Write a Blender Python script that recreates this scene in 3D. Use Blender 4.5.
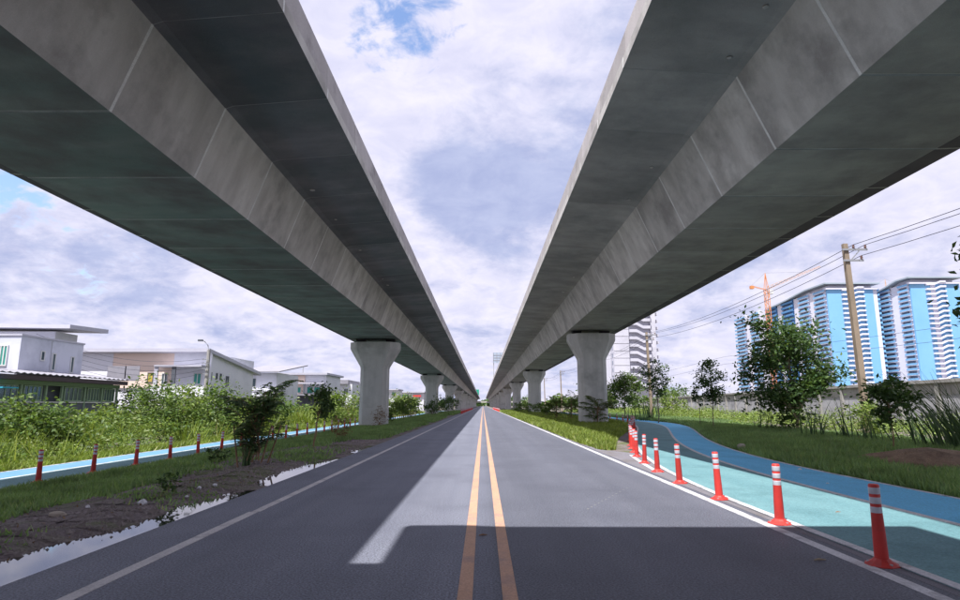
import bpy, math, random
import numpy as np
from mathutils import Vector, Matrix
R = math.radians
for o in list(bpy.data.objects): bpy.data.objects.remove(o)
S = bpy.context.scene
COL = S.collection

# ---------------------------------------------------------------- camera
PITCH = math.atan(105/600); YAW = math.atan(3*math.cos(PITCH)/600)
cd = bpy.data.cameras.new('camera'); cam = bpy.data.objects.new('camera', cd); COL.objects.link(cam)
cd.sensor_width = 36; cd.lens = 22.5; cd.clip_end = 6000; cd.clip_start = .05
cam.location = (0, 0, 1.5); cam.rotation_euler = (math.pi/2+PITCH, 0, YAW)
S.camera = cam
S.render.resolution_x, S.render.resolution_y = 1024, 640

# ---------------------------------------------------------------- placement helpers (a pixel of the photo at a real distance)
_F = Vector((-math.sin(YAW)*math.cos(PITCH), math.cos(YAW)*math.cos(PITCH), math.sin(PITCH)))
_R = Vector((math.cos(YAW), math.sin(YAW), 0)); _U = _R.cross(_F)
def ray(px, py): return _F*600 + _R*(px-480) + _U*(300-py)
def at(px, py, Y):
    d = ray(px, py); return Vector((0, 0, 1.5)) + d*(Y/d.y)
def gnd(px, py, z=0):
    d = ray(px, py); return Vector((0, 0, 1.5)) + d*((z-1.5)/d.z)

# ---------------------------------------------------------------- sun, world, exposure
SX, SY = .26, .42                        # shadow shift per metre of height
sv = Vector((-SX, -SY, 1)).normalized()  # towards the sun
ELEV = math.asin(sv.z); AZ = math.atan2(sv.x, sv.y)
sl = bpy.data.lights.new('sun', 'SUN'); sl.energy = 3.8; sl.angle = R(.55); sl.color = (1, .965, .93)
sun = bpy.data.objects.new('sun', sl); COL.objects.link(sun)
sun.rotation_euler = sv.to_track_quat('Z', 'Y').to_euler(); sun.location = (0, 0, 60)

W = bpy.data.worlds.new('World'); S.world = W; W.use_nodes = True
def world():
    nt = W.node_tree; nt.nodes.clear()
    N = lambda t, **k: mknode(nt, t, **k)
    L = nt.links.new
    out = N('ShaderNodeOutputWorld'); bg = N('ShaderNodeBackground'); bg.inputs[1].default_value = .1
    sky = N('ShaderNodeTexSky'); sky.sky_type = 'NISHITA'; sky.sun_disc = False
    sky.sun_elevation = ELEV; sky.sun_rotation = AZ; sky.air_density = 1.2; sky.dust_density = 1.5; sky.ozone_density = 1.5
    tc = N('ShaderNodeTexCoord'); sep = N('ShaderNodeSeparateXYZ'); L(tc.outputs['Generated'], sep.inputs[0])
    zz = N('ShaderNodeMath', operation='MAXIMUM'); L(sep.outputs[2], zz.inputs[0]); zz.inputs[1].default_value = 0
    za = N('ShaderNodeMath', operation='ADD'); L(zz.outputs[0], za.inputs[0]); za.inputs[1].default_value = .30
    dx = N('ShaderNodeMath', operation='DIVIDE'); L(sep.outputs[0], dx.inputs[0]); L(za.outputs[0], dx.inputs[1])
    dy = N('ShaderNodeMath', operation='DIVIDE'); L(sep.outputs[1], dy.inputs[0]); L(za.outputs[0], dy.inputs[1])
    pl = N('ShaderNodeCombineXYZ'); L(dx.outputs[0], pl.inputs[0]); L(dy.outputs[0], pl.inputs[1])
    def noise(scale, detail, rough, dist, off):
        mp = N('ShaderNodeMapping'); mp.inputs['Location'].default_value = off; L(pl.outputs[0], mp.inputs[0])
        n = N('ShaderNodeTexNoise'); n.inputs['Scale'].default_value = scale; n.inputs['Detail'].default_value = detail
        n.inputs['Roughness'].default_value = rough; n.inputs['Distortion'].default_value = dist
        L(mp.outputs[0], n.inputs['Vector']); return n.outputs[0]
    def ramp(src, pts):
        r = N('ShaderNodeValToRGB'); L(src, r.inputs[0]); e = r.color_ramp
        e.elements[0].position, e.elements[0].color = pts[0][0], (*pts[0][1], 1)
        e.elements[1].position, e.elements[1].color = pts[-1][0], (*pts[-1][1], 1)
        for p, c in pts[1:-1]:
            q = e.elements.new(p); q.color = (*c, 1)
        e.interpolation = 'EASE'; return r.outputs[0]
    n1 = noise(2.0, 10, .6, .25, (3.7, 1.9, 0)); n2 = noise(1.6, 8, .56, .45, (8.2, 5.3, 2)); n3 = noise(4.6, 9, .6, .3, (2.2, 7.1, 3)); n4 = noise(11, 8, .62, .6, (4.2, 1.1, 8))
    def m2(op, a, b_):
        x = N('ShaderNodeMath', operation=op)
        for q, v in ((0, a), (1, b_)):
            if isinstance(v, (int, float)): x.inputs[q].default_value = v
            else: L(v, x.inputs[q])
        return x.outputs[0]
    def blob(px, py, ang):       # a cloud mass or gap around one direction of the sky
        d = ray(px, py).normalized(); dp = N('ShaderNodeVectorMath', operation='DOT_PRODUCT'); L(tc.outputs['Generated'], dp.inputs[0]); dp.inputs[1].default_value = d
        nm = N('ShaderNodeVectorMath', operation='NORMALIZE'); L(tc.outputs['Generated'], nm.inputs[0]); L(nm.outputs[0], dp.inputs[0])
        mr = N('ShaderNodeMapRange'); mr.interpolation_type = 'SMOOTHSTEP'; L(dp.outputs['Value'], mr.inputs[0]); mr.inputs[1].default_value = math.cos(R(ang)); mr.inputs[2].default_value = 1; return mr.outputs[0]
    holes = m2('ADD', m2('ADD', m2('MULTIPLY', blob(412, 22, 8), .115), m2('MULTIPLY', blob(0, 180, 5), .12)), m2('MULTIPLY', blob(85, 272, 8), .06))
    cover = ramp(m2('SUBTRACT', m2('ADD', m2('ADD', m2('MULTIPLY', n1, .3), m2('MULTIPLY', n3, .35)), m2('MULTIPLY', n4, .35)), holes), [(.32, (0, 0, 0)), (.41, (1, 1, 1))])
    dark = m2('ADD', m2('ADD', m2('MULTIPLY', blob(520, 120, 15), .13), m2('MULTIPLY', blob(465, 190, 7), .12)), m2('MULTIPLY', blob(70, 215, 12), .08))
    lite = m2('MULTIPLY', blob(470, 25, 14), .16)
    shade = ramp(m2('SUBTRACT', m2('ADD', m2('ADD', m2('MULTIPLY', n2, .45), m2('ADD', m2('MULTIPLY', n3, .4), m2('MULTIPLY', n4, .15))), dark), lite), [(.47, (1, 1, 1)), (.64, (0, 0, 0))])
    # cloud colours: sunlit lavender white to blue grey bellies
    mx = N('ShaderNodeMix', data_type='RGBA'); L(shade, mx.inputs[0])
    mx.inputs[6].default_value = (2.3, 2.55, 3.75, 1); mx.inputs[7].default_value = (3.95, 3.88, 4.7, 1)
    det = ramp(noise(9, 7, .62, .4, (1, 2, 5)), [(.25, (.86, .88, .93)), (.75, (1.1, 1.09, 1.05))])
    mm = N('ShaderNodeMix', data_type='RGBA', blend_type='MULTIPLY'); mm.inputs[0].default_value = 1
    L(mx.outputs[2], mm.inputs[6]); L(det, mm.inputs[7])
    blue = N('ShaderNodeMix', data_type='RGBA', blend_type='MULTIPLY'); blue.inputs[0].default_value = 1
    L(sky.outputs[0], blue.inputs[6]); blue.inputs[7].default_value = (1.0, 1.02, 1.15, 1)
    fin = N('ShaderNodeMix', data_type='RGBA'); L(cover, fin.inputs[0]); L(blue.outputs[2], fin.inputs[6]); L(mm.outputs[2], fin.inputs[7])
    L(fin.outputs[2], bg.inputs[0]); L(bg.outputs[0], out.inputs[0])
def mknode(nt, t, **k):
    n = nt.nodes.new(t)
    for a, b in k.items(): setattr(n, a, b)
    return n
world()
vs = S.view_settings; vs.view_transform = 'Standard'; vs.look = 'None'; vs.exposure = 1.15; vs.gamma = 1; vs.use_curve_mapping = False

# ---------------------------------------------------------------- mesh helpers
class MB:
    def __init__(s): s.v = []; s.f = []; s.m = []
    def poly(s, pts, m=0):
        i = len(s.v); s.v += [tuple(p) for p in pts]; s.f.append(tuple(range(i, i+len(pts)))); s.m.append(m); return s
    def box(s, x0, x1, y0, y1, z0, z1, m=0):
        i = len(s.v); s.v += [(x, y, z) for z in (z0, z1) for y in (y0, y1) for x in (x0, x1)]
        for f in ((0, 2, 3, 1), (4, 5, 7, 6), (0, 1, 5, 4), (2, 6, 7, 3), (0, 4, 6, 2), (1, 3, 7, 5)):
            s.f.append(tuple(i+k for k in f)); s.m.append(m)
        return s
    def loft(s, rings, m=0, cap=True):
        n = len(rings[0]); i = len(s.v)
        for r in rings: s.v += [tuple(p) for p in r]
        for a in range(len(rings)-1):
            for k in range(n):
                s.f.append((i+a*n+k, i+a*n+(k+1) % n, i+(a+1)*n+(k+1) % n, i+(a+1)*n+k)); s.m.append(m)
        if cap:
            s.f.append(tuple(i+k for k in range(n))[::-1]); s.m.append(m)
            s.f.append(tuple(i+(len(rings)-1)*n+k for k in range(n))); s.m.append(m)
        return s
    def tube(s, pts, rad, n=6, m=0):
        rings = []
        pts = [Vector(p) for p in pts]
        for k, p in enumerate(pts):
            d = (pts[min(k+1, len(pts)-1)] - pts[max(k-1, 0)])
            d = d.normalized() if d.length > 1e-6 else Vector((0, 0, 1))
            a = d.orthogonal().normalized() if abs(d.z) < .9 else d.cross(Vector((0, 1, 0))).normalized()
            b = d.cross(a)
            r = rad[k] if hasattr(rad, '__len__') else rad
            rings.append([p + (a*math.cos(t) + b*math.sin(t))*r for t in [2*math.pi*j/n for j in range(n)]])
        return s.loft(rings, m)
    def lathe(s, prof, n=12, m=0, c=(0, 0, 0)):
        return s.loft([[(c[0]+r*math.cos(2*math.pi*k/n), c[1]+r*math.sin(2*math.pi*k/n), c[2]+z) for k in range(n)] for r, z in prof], m)
    def bar(s, a, b, w, h=None, m=0):
        a, b = Vector(a), Vector(b); d = (b-a).normalized(); h = h or w
        u = d.cross(Vector((0, 0, 1))); u = u.normalized() if u.length > 1e-4 else Vector((1, 0, 0)); t = u.cross(d)
        q = [(-1, -1), (1, -1), (1, 1), (-1, 1)]
        return s.loft([[p + u*(x*w/2) + t*(y*h/2) for x, y in q] for p in (a, b)], m)
    def mesh(s, name, mats, smooth=False):
        me = bpy.data.meshes.new(name); me.from_pydata(s.v, [], s.f)
        if not isinstance(mats, (list, tuple)): mats = [mats]
        for k in mats: me.materials.append(k)
        if len(mats) > 1: me.polygons.foreach_set('material_index', s.m)
        if smooth: me.polygons.foreach_set('use_smooth', [True]*len(me.polygons))
        fixnormals(me)
        me.update(); return me
    def build(s, name, mats, parent=None, smooth=False, loc=None):
        return link(name, s.mesh(name, mats, smooth), parent, loc)
import bmesh
def fixnormals(me):
    bm = bmesh.new(); bm.from_mesh(me); bmesh.ops.recalc_face_normals(bm, faces=bm.faces); bm.to_mesh(me); bm.free()
def link(name, data, parent=None, loc=None):
    o = bpy.data.objects.new(name, data); COL.objects.link(o)
    if parent is not None: o.parent = parent
    if loc is not None: o.location = loc
    return o
def empty(name, loc=(0, 0, 0)):
    o = bpy.data.objects.new(name, None); COL.objects.link(o); o.location = loc; o.empty_display_size = .3; return o
def tag(o, label=None, cat=None, group=None, kind=None):
    if label: o['label'] = label
    if cat: o['category'] = cat
    if group: o['group'] = group
    if kind: o['kind'] = kind
    return o
def fast(name, verts, per, mat_, smooth=False):
    """mesh from an (n*per,3) array of separate faces with per corners"""
    verts = np.asarray(verts, dtype=np.float32).reshape(-1, 3); nv = len(verts); nf = nv//per
    me = bpy.data.meshes.new(name); me.vertices.add(nv); me.vertices.foreach_set('co', verts.ravel())
    me.loops.add(nv); me.loops.foreach_set('vertex_index', np.arange(nv, dtype=np.int32))
    me.polygons.add(nf); me.polygons.foreach_set('loop_start', np.arange(0, nv, per, dtype=np.int32))
    me.materials.append(mat_); me.update(calc_edges=True); return me
ORD = ['nearest', 'second', 'third', 'fourth', 'fifth', 'sixth', 'seventh', 'eighth', 'ninth', 'tenth', 'eleventh', 'twelfth', 'thirteenth', 'fourteenth', 'fifteenth', 'sixteenth', 'seventeenth', 'eighteenth', 'nineteenth', 'twentieth', 'twenty-first', 'twenty-second', 'twenty-third', 'twenty-fourth', 'twenty-fifth', 'twenty-sixth', 'twenty-seventh', 'twenty-eighth', 'twenty-ninth', 'thirtieth']

# ---------------------------------------------------------------- materials
MATS = {}
def mat(name, c1, c2=None, scale=2., rough=.8, stretch=(1, 1, 1), c3=None, scale3=.4, t3=(.5, .7), bump=0., bscale=40., fine=.0, fscale=60., objrand=0., spec=.3, metal=0., coat=0., rr=None, lanes=False):
    """two tone noise colour in world space + patches of c3 + fine grain + bump"""
    m = bpy.data.materials.new(name); m.use_nodes = True; nt = m.node_tree; b = nt.nodes['Principled BSDF']; L = nt.links.new
    N = lambda t, **k: mknode(nt, t, **k)
    b.inputs['Roughness'].default_value = rough; b.inputs['Specular IOR Level'].default_value = spec; b.inputs['Metallic'].default_value = metal
    if coat: b.inputs['Coat Weight'].default_value = coat
    g = N('ShaderNodeNewGeometry'); mp = N('ShaderNodeMapping'); L(g.outputs['Position'], mp.inputs[0]); mp.inputs['Scale'].default_value = stretch
    def noise(sc, det=5, src=mp.outputs[0], ro=.55):
        n = N('ShaderNodeTexNoise'); n.inputs['Scale'].default_value = sc; n.inputs['Detail'].default_value = det; n.inputs['Roughness'].default_value = ro
        L(src, n.inputs['Vector']); return n.outputs[0]
    def mr(src, a, b_, c=0, d=1):
        r = N('ShaderNodeMapRange'); L(src, r.inputs[0]); r.inputs[1].default_value = a; r.inputs[2].default_value = b_; r.inputs[3].default_value = c; r.inputs[4].default_value = d; return r.outputs[0]
    def mix(fac, A, B, bt='MIX'):
        x = N('ShaderNodeMix', data_type='RGBA', blend_type=bt)
        if isinstance(fac, float): x.inputs[0].default_value = fac
        else: L(fac, x.inputs[0])
        for s_, v in ((6, A), (7, B)):
            if isinstance(v, tuple): x.inputs[s_].default_value = (*v, 1)
            else: L(v, x.inputs[s_])
        return x.outputs[2]
    col = c1
    if c2: col = mix(mr(noise(scale), .32, .68), c1, c2)
    if c3: col = mix(mr(noise(scale3, 6, g.outputs['Position'], .62), t3[0], t3[1]), col, c3)
    if fine:
        f = mr(noise(fscale, 3, g.outputs['Position'], .7), .33, .67, 1-fine, 1+fine)
        cc = N('ShaderNodeCombineColor'); [L(f, cc.inputs[k]) for k in range(3)]
        col = mix(1., col, cc.outputs[0], 'MULTIPLY')
    if lanes:      # the left lane is an older, paler surface; wheel paths are polished
        sx = N('ShaderNodeSeparateXYZ'); L(g.outputs['Position'], sx.inputs[0])
        a_ = mr(sx.outputs[0], -.12, .18, 1.22, .86)
        cs = N('ShaderNodeMath', operation='MULTIPLY'); L(sx.outputs[0], cs.inputs[0]); cs.inputs[1].default_value = 2*math.pi/1.75
        co = N('ShaderNodeMath', operation='COSINE'); L(cs.outputs[0], co.inputs[0])
        nn = mr(noise(.35, 3, g.outputs['Position']), .35, .65, .01, .07)
        w_ = N('ShaderNodeMath', operation='MULTIPLY_ADD'); L(co.outputs[0], w_.inputs[0]); L(nn, w_.inputs[1]); w_.inputs[2].default_value = 1
        ml = N('ShaderNodeMath', operation='MULTIPLY'); L(a_, ml.inputs[0]); L(w_.outputs[0], ml.inputs[1])
        cc = N('ShaderNodeCombineColor'); [L(ml.outputs[0], cc.inputs[k]) for k in range(3)]
        col = mix(1., col, cc.outputs[0], 'MULTIPLY')
    if objrand:
        oi = N('ShaderNodeObjectInfo'); f = mr(oi.outputs['Random'], 0, 1, 1-objrand, 1+objrand)
        cc = N('ShaderNodeCombineColor'); [L(f, cc.inputs[k]) for k in range(3)]
        col = mix(1., col, cc.outputs[0], 'MULTIPLY')
    if isinstance(col, tuple): b.inputs['Base Color'].default_value = (*col, 1)
    else: L(col, b.inputs['Base Color'])
    if rr: L(mr(noise(rr[0], 4, g.outputs['Position']), .35, .65, rr[1], rr[2]), b.inputs['Roughness'])
    if bump:
        bn = N('ShaderNodeBump'); bn.inputs['Strength'].default_value = bump; bn.inputs['Distance'].default_value = .02
        L(noise(bscale, 4, g.outputs['Position'], .6), bn.inputs['Height']); L(bn.outputs[0], b.inputs['Normal'])
    MATS[name] = m; return m
def leafmat(name, a, b_, c=None, trans=.35, rough=.5, con=(.72, 1.25)):
    m = bpy.data.materials.new(name); m.use_nodes = True; nt = m.node_tree; nt.nodes.clear(); L = nt.links.new
    N = lambda t, **k: mknode(nt, t, **k)
    out = N('ShaderNodeOutputMaterial'); g = N('ShaderNodeNewGeometry'); r = N('ShaderNodeValToRGB'); e = r.color_ramp
    e.elements[0].color = (*a, 1); e.elements[1].color = (*b_, 1)
    if c: q = e.elements.new(.93); q.color = (*b_, 1); e.elements[-1].color = (*c, 1)
    L(g.outputs['Random Per Island'], r.inputs[0])
    n = N('ShaderNodeTexNoise'); n.inputs['Scale'].default_value = .9; n.inputs['Detail'].default_value = 3; L(g.outputs['Position'], n.inputs['Vector'])
    mr = N('ShaderNodeMapRange'); L(n.outputs[0], mr.inputs[0]); mr.inputs[1].default_value = .3; mr.inputs[2].default_value = .7; mr.inputs[3].default_value = con[0]; mr.inputs[4].default_value = con[1]
    cc = N('ShaderNodeCombineColor'); [L(mr.outputs[0], cc.inputs[k]) for k in range(3)]
    mx = N('ShaderNodeMix', data_type='RGBA', blend_type='MULTIPLY'); mx.inputs[0].default_value = 1; L(r.outputs[0], mx.inputs[6]); L(cc.outputs[0], mx.inputs[7])
    p = N('ShaderNodeBsdfPrincipled'); p.inputs['Roughness'].default_value = rough; p.inputs['Specular IOR Level'].default_value = .3; L(mx.outputs[2], p.inputs['Base Color'])
    t = N('ShaderNodeBsdfTranslucent'); tm = N('ShaderNodeMix', data_type='RGBA', blend_type='MULTIPLY'); tm.inputs[0].default_value = 1
    L(mx.outputs[2], tm.inputs[6]); tm.inputs[7].default_value = (1.5, 1.5, .7, 1); L(tm.outputs[2], t.inputs[0])
    ms = N('ShaderNodeMixShader'); ms.inputs[0].default_value = trans; L(p.outputs[0], ms.inputs[1]); L(t.outputs[0], ms.inputs[2]); L(ms.outputs[0], out.inputs[0])
    MATS[name] = m; return m

mat('asphalt', (.112, .120, .156), (.142, .150, .188), 1.1, .66, (2.2, .05, 1), c3=(.098, .104, .136), scale3=.5, t3=(.45, .72), bump=.9, bscale=60, fine=.6, fscale=50, spec=.45, lanes=True)
mat('asphalt_shoulder', (.17, .165, .19), (.21, .2, .225), 1.2, .9, c3=(.13, .115, .11), scale3=.6, t3=(.5, .66), bump=.6, bscale=90, fine=.3, fscale=100)
mat('yellow_paint', (.50, .30, .205), (.45, .27, .18), 3, .7, (1, .6, 1), c3=(.33, .22, .19), scale3=2.5, t3=(.5, .72), fine=.18, fscale=45)
mat('white_paint', (.58, .575, .60), (.47, .465, .49), 3, .7, (1, .5, 1), c3=(.27, .265, .28), scale3=3.2, t3=(.5, .7), fine=.22, fscale=40)
mat('worn_white_paint', (.56, .54, .54), (.46, .44, .45), 3, .8, (1, .5, 1), c3=(.28, .27, .28), scale3=3.5, t3=(.5, .7), fine=.2, fscale=50)
mat('cyan_paint', (.112, .235, .262), (.145, .28, .305), 1.3, .75, (1.6, .25, 1), c3=(.082, .18, .20), scale3=.7, t3=(.5, .72), fine=.24, fscale=40, bump=.35, bscale=60)
mat('blue_paint', (.10, .42, .68), (.125, .48, .75), 1.3, .75, (1.6, .25, 1), c3=(.085, .36, .58), scale3=.7, t3=(.5, .72), fine=.24, fscale=40, bump=.35, bscale=60)
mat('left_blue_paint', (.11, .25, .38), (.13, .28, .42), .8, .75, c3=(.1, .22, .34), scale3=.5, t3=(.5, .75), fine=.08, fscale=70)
mat('kerb', (.30, .29, .28), (.38, .37, .36), 2, .9, fine=.15)
mat('concrete', (.45, .43, .40), (.62, .60, .565), 1.0, .85, (1.7, 1.7, .22), c3=(.33, .315, .295), scale3=.7, t3=(.47, .68), bump=.35, bscale=14, fine=.10, fscale=70, objrand=.12)
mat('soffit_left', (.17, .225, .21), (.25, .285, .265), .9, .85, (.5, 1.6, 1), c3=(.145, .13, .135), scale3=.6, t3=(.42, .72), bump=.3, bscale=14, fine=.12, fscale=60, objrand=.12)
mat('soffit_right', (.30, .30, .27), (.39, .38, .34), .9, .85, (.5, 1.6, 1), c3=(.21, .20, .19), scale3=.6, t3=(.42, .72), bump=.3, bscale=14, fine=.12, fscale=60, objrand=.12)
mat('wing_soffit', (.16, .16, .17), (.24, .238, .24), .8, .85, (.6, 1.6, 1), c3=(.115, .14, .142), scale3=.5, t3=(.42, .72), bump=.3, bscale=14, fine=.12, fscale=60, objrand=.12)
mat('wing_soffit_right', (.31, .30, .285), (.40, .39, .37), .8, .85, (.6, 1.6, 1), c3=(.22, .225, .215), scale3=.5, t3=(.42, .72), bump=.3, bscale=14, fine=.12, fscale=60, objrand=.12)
mat('parapet_concrete', (.40, .37, .365), (.48, .45, .44), 1.3, .85, (1, 1, .3), c3=(.2, .19, .185), scale3=.9, t3=(.55, .75), bump=.2, bscale=20, fine=.1, fscale=30, objrand=.12)
mat('mortar', (.80, .80, .77), (.62, .62, .60), 3, .9, fine=.2)
mat('mortar_dim', (.34, .36, .35), (.20, .21, .21), 1.5, .9, fine=.2)
mat('shaded_wing', (.075, .072, .088), (.10, .10, .11), 1, .9)  # deep shade under the outer wing and web, painted as a dark colour
mat('pier_concrete', (.45, .45, .435), (.58, .575, .555), 1.2, .88, (1.8, 1.8, .18), c3=(.36, .36, .345), scale3=.7, t3=(.48, .70), bump=.3, bscale=14, fine=.10, fscale=50)
mat('pier_stain', (.47, .47, .455), (.54, .535, .52), 1.2, .9, fine=.1, fscale=24)
mat('bearing_rubber', (.03, .03, .035), rough=.7)
mat('soil', (.14, .115, .12), (.21, .175, .175), 2.2, .95, c3=(.10, .115, .05), scale3=.5, t3=(.46, .6), bump=1., bscale=22, fine=.4, fscale=26)
mat('tar', (.06, .06, .075), rough=.8)
mat('soil_clod', (.15, .125, .12), (.24, .21, .20), 6, .95)
mat('mound_soil', (.19, .125, .085), (.27, .19, .125), 3, .95, c3=(.12, .08, .055), scale3=2.2, t3=(.5, .7), bump=.9, bscale=18, fine=.3, fscale=35)
mat('water', (.03, .028, .028), rough=.03, spec=.9)
mat('orange_plastic', (.56, .042, .034), (.48, .036, .03), 8, .5, c3=(.28, .04, .036), scale3=9, t3=(.56, .75), objrand=.2, spec=.4)
mat('reflective_white', (.56, .58, .64), (.44, .46, .52), 14, .4, spec=.5)
mat('white_wall', (.70, .71, .78), (.75, .755, .82), .5, .85, (1, 1, .3), c3=(.58, .59, .66), scale3=.5, t3=(.5, .8))
mat('grey_wall', (.56, .58, .69), (.63, .65, .75), .7, .85, (1, 1, .25), c3=(.43, .45, .54), scale3=.5, t3=(.46, .72))
mat('peach_wall', (.78, .63, .55), (.81, .66, .58), .5, .85, c3=(.70, .56, .49), scale3=.6, t3=(.5, .75))
mat('block_wall', (.30, .29, .28), (.40, .38, .36), 1.5, .9, c3=(.22, .21, .20), scale3=.8, t3=(.5, .7), bump=.4, bscale=10)
mat('dark_panel', (.115, .125, .165), (.14, .15, .19), 1.5, .7)
mat('roof_metal', (.30, .295, .34), (.25, .245, .28), 2, .6, c3=(.2, .195, .2), scale3=1.2, t3=(.55, .75))
mat('roof_edge', (.09, .07, .08), rough=.8)
mat('fascia', (.44, .44, .52), (.5, .5, .57), 1, .7)
mat('green_trim', (.26, .36, .25), rough=.7)
mat('frame_white', (.6, .61, .62), rough=.6)
mat('frame_dark', (.10, .11, .13), rough=.5)
mat('glass', (.06, .085, .10), (.09, .13, .14), 2, .08, spec=.7)
mat('green_glass', (.03, .25, .20), (.05, .32, .26), 1.5, .12, spec=.6)
mat('yellow_curtain', (.55, .40, .08), rough=.8)
mat('blue_sheet', (.06, .40, .55), rough=.5)
mat('green_net', (.02, .30, .16), rough=.8)
mat('red_sign', (.55, .06, .06), rough=.6)
mat('fence_wall', (.36, .36, .39), (.45, .45, .48), .6, .9, (1, 1, .35), c3=(.25, .25, .27), scale3=.45, t3=(.5, .72), bump=.3, bscale=10, fine=.08, fscale=16, objrand=.08)
mat('fence_beam', (.30, .29, .28), (.38, .37, .35), 1, .9, c3=(.2, .19, .18), scale3=.6, t3=(.5, .7), objrand=.06)
mat('tower_white', (.66, .66, .76), (.72, .715, .80), .12, .8)
mat('tower_blue', (.19, .43, .70), (.22, .47, .74), .1, .7)
mat('tower_deep_blue', (.09, .25, .50), (.11, .29, .55), .2, .6)
mat('tower_dark', (.12, .15, .22), (.19, .23, .31), .3, .3)
mat('tower_roof', (.36, .42, .48), rough=.6)
mat('grey_tower', (.50, .50, .57), (.57, .57, .64), .15, .85, (1, 1, .3), c3=(.40, .40, .46), scale3=.12, t3=(.5, .75))
mat('crane_orange', (.66, .27, .10), (.6, .24, .09), 1, .5)
mat('crane_pale', (.55, .38, .30), rough=.6)
mat('pole_concrete', (.25, .20, .15), (.31, .245, .185), 1.5, .9, (1, 1, .2), c3=(.18, .145, .11), scale3=1, t3=(.5, .75), fine=.12)
mat('galvanised', (.34, .35, .37), rough=.5, metal=.4)
mat('wire_black', (.05, .05, .08), rough=.6)
mat('insulator', (.16, .09, .08), rough=.3)
mat('bark', (.17, .125, .09), (.26, .20, .15), 6, .95, (1, 1, .2), bump=.6, bscale=40)
mat('pale_bark', (.30, .24, .17), (.38, .31, .22), 6, .95, (1, 1, .2), bump=.5, bscale=40)
mat('dry_stem', (.22, .13, .085), (.30, .19, .12), 6, .95)
mat('sign_green', (.01, .28, .18), rough=.5)
mat('billboard_grey', (.30, .36, .45), (.38, .43, .52), .2, .6)
mat('stone', (.36, .31, .26), (.46, .40, .34), 5, .9, bump=.5, bscale=25)
mat('litter_white', (.62, .62, .66), rough=.6)
mat('dish_mesh', (.13, .14, .17), rough=.5)
leafmat('leaf_bright', (.10, .165, .035), (.235, .315, .085), (.46, .50, .30), con=(.45, 1.35))
leafmat('leaf_mid', (.065, .125, .035), (.16, .235, .065), (.30, .35, .18), con=(.5, 1.3))
leafmat('leaf_dark', (.035, .075, .028), (.085, .145, .045), (.16, .22, .09), trans=.3)
leafmat('leaf_palm', (.075, .13, .075), (.15, .23, .11), (.24, .30, .18), trans=.4)
leafmat('leaf_reed', (.035, .07, .035), (.08, .13, .05), (.17, .16, .06), trans=.2)
leafmat('leaf_dry', (.13, .07, .04), (.23, .14, .075), (.3, .2, .11), trans=.2)
leafmat('grass_bright', (.12, .18, .03), (.24, .30, .065), (.36, .35, .15), trans=.35)
leafmat('grass_shade', (.13, .22, .10), (.22, .32, .14), (.30, .33, .18), trans=.4)
M = MATS

# ---------------------------------------------------------------- the setting: terrain
def smooth(a, b, x):
    t = np.clip((np.asarray(x, dtype=float)-a)/(b-a), 0, 1); return t*t*(3-2*t)
def path_shift(y):                         # the right path bends away from the road round the pier
    return 8.3*smooth(13, 55, y)
def ground_h(x, y):
    x = np.asarray(x, dtype=float); y = np.asarray(y, dtype=float)
    h = -.30*smooth(-4.6, -9.2, x)
    bumps = .035*np.sin(x*2.1+y*.9)*np.sin(y*1.7-x*.6)+.02*np.sin(x*5.3+1)*np.sin(y*4.1)
    amp = smooth(4.3, 5.6, np.abs(x))
    lp = 1-smooth(.15, .6, np.abs(x+11.75)-1.5)           # flat bed of left path
    rp = 1-smooth(.25, .7, np.abs(x-5.85-path_shift(y))-2.0)
    flat = np.clip(np.maximum(lp, rp), 0, 1)
    h = h + amp*(1-flat)*(bumps+.03) - .03*flat
    h = h - .06*(1-smooth(3.7, 4.3, np.abs(x)))
    def wav(f, sd):
        g_ = np.random.default_rng(sd); o_ = 0
        for _ in range(9):
            a_ = g_.uniform(0, 6.28); ff = f*g_.uniform(.6, 1.7); o_ = o_+np.sin((x*math.cos(a_)*1.6+y*math.sin(a_))*ff+g_.uniform(0, 6.28))/3
        return o_
    dep = smooth(3.0, 4.2, y)*(1-smooth(6.2, 8.0, y))*.85+.62*smooth(6.0, 7.5, y)*(1-smooth(9.0, 10.6, y))+.28*smooth(9.6, 10, y)*(1-smooth(11, 11.6, y))+.75*smooth(11.4, 12.6, y)*(1-smooth(15.5, 18, y))+.3*smooth(19, 20, y)*(1-smooth(21, 22.5, y))
    wid = .25+.33*dep
    near = (x < -4.0) & (x > -7.5)
    h = h + np.where(near, smooth(-7.5, -6.0, x)*(.012*wav(2.2, 4)+.006*wav(6.5, 5)+.005*wav(14., 6)+.028*smooth(-4.5, -5.0, x)), 0)
    h = h - .085*dep*np.exp(-((x+4.15)/wid)**2)*(x < -3.9)    # gutter dip where rain stands
    return h
xs = np.unique(np.concatenate([[-3000, -1200, -500, -200, -100, -60, -45, -36], np.arange(-30, 30.1, .5), np.arange(-6.2, -4.0, .07), [36, 45, 60, 100, 200, 500, 1200, 3000]]))
ys = np.unique(np.concatenate([[-800, -200, -80, -40, -20], np.arange(-8, 60, .6), np.arange(4, 23, .12), np.arange(60, 140, 3), [150, 180, 220, 300, 420, 600, 900, 1500, 2600, 4500]]))
GX, GY = np.meshgrid(xs, ys); GZ = ground_h(GX, GY)
gm = MB(); gm.v = list(zip(GX.ravel(), GY.ravel(), GZ.ravel())); nx = len(xs)
gm.f = [(j*nx+i, j*nx+i+1, (j+1)*nx+i+1, (j+1)*nx+i) for j in range(len(ys)-1) for i in range(nx-1)]; gm.m = [0]*len(gm.f)
tag(gm.build('ground', M['soil'], smooth=True), kind='structure')

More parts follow.
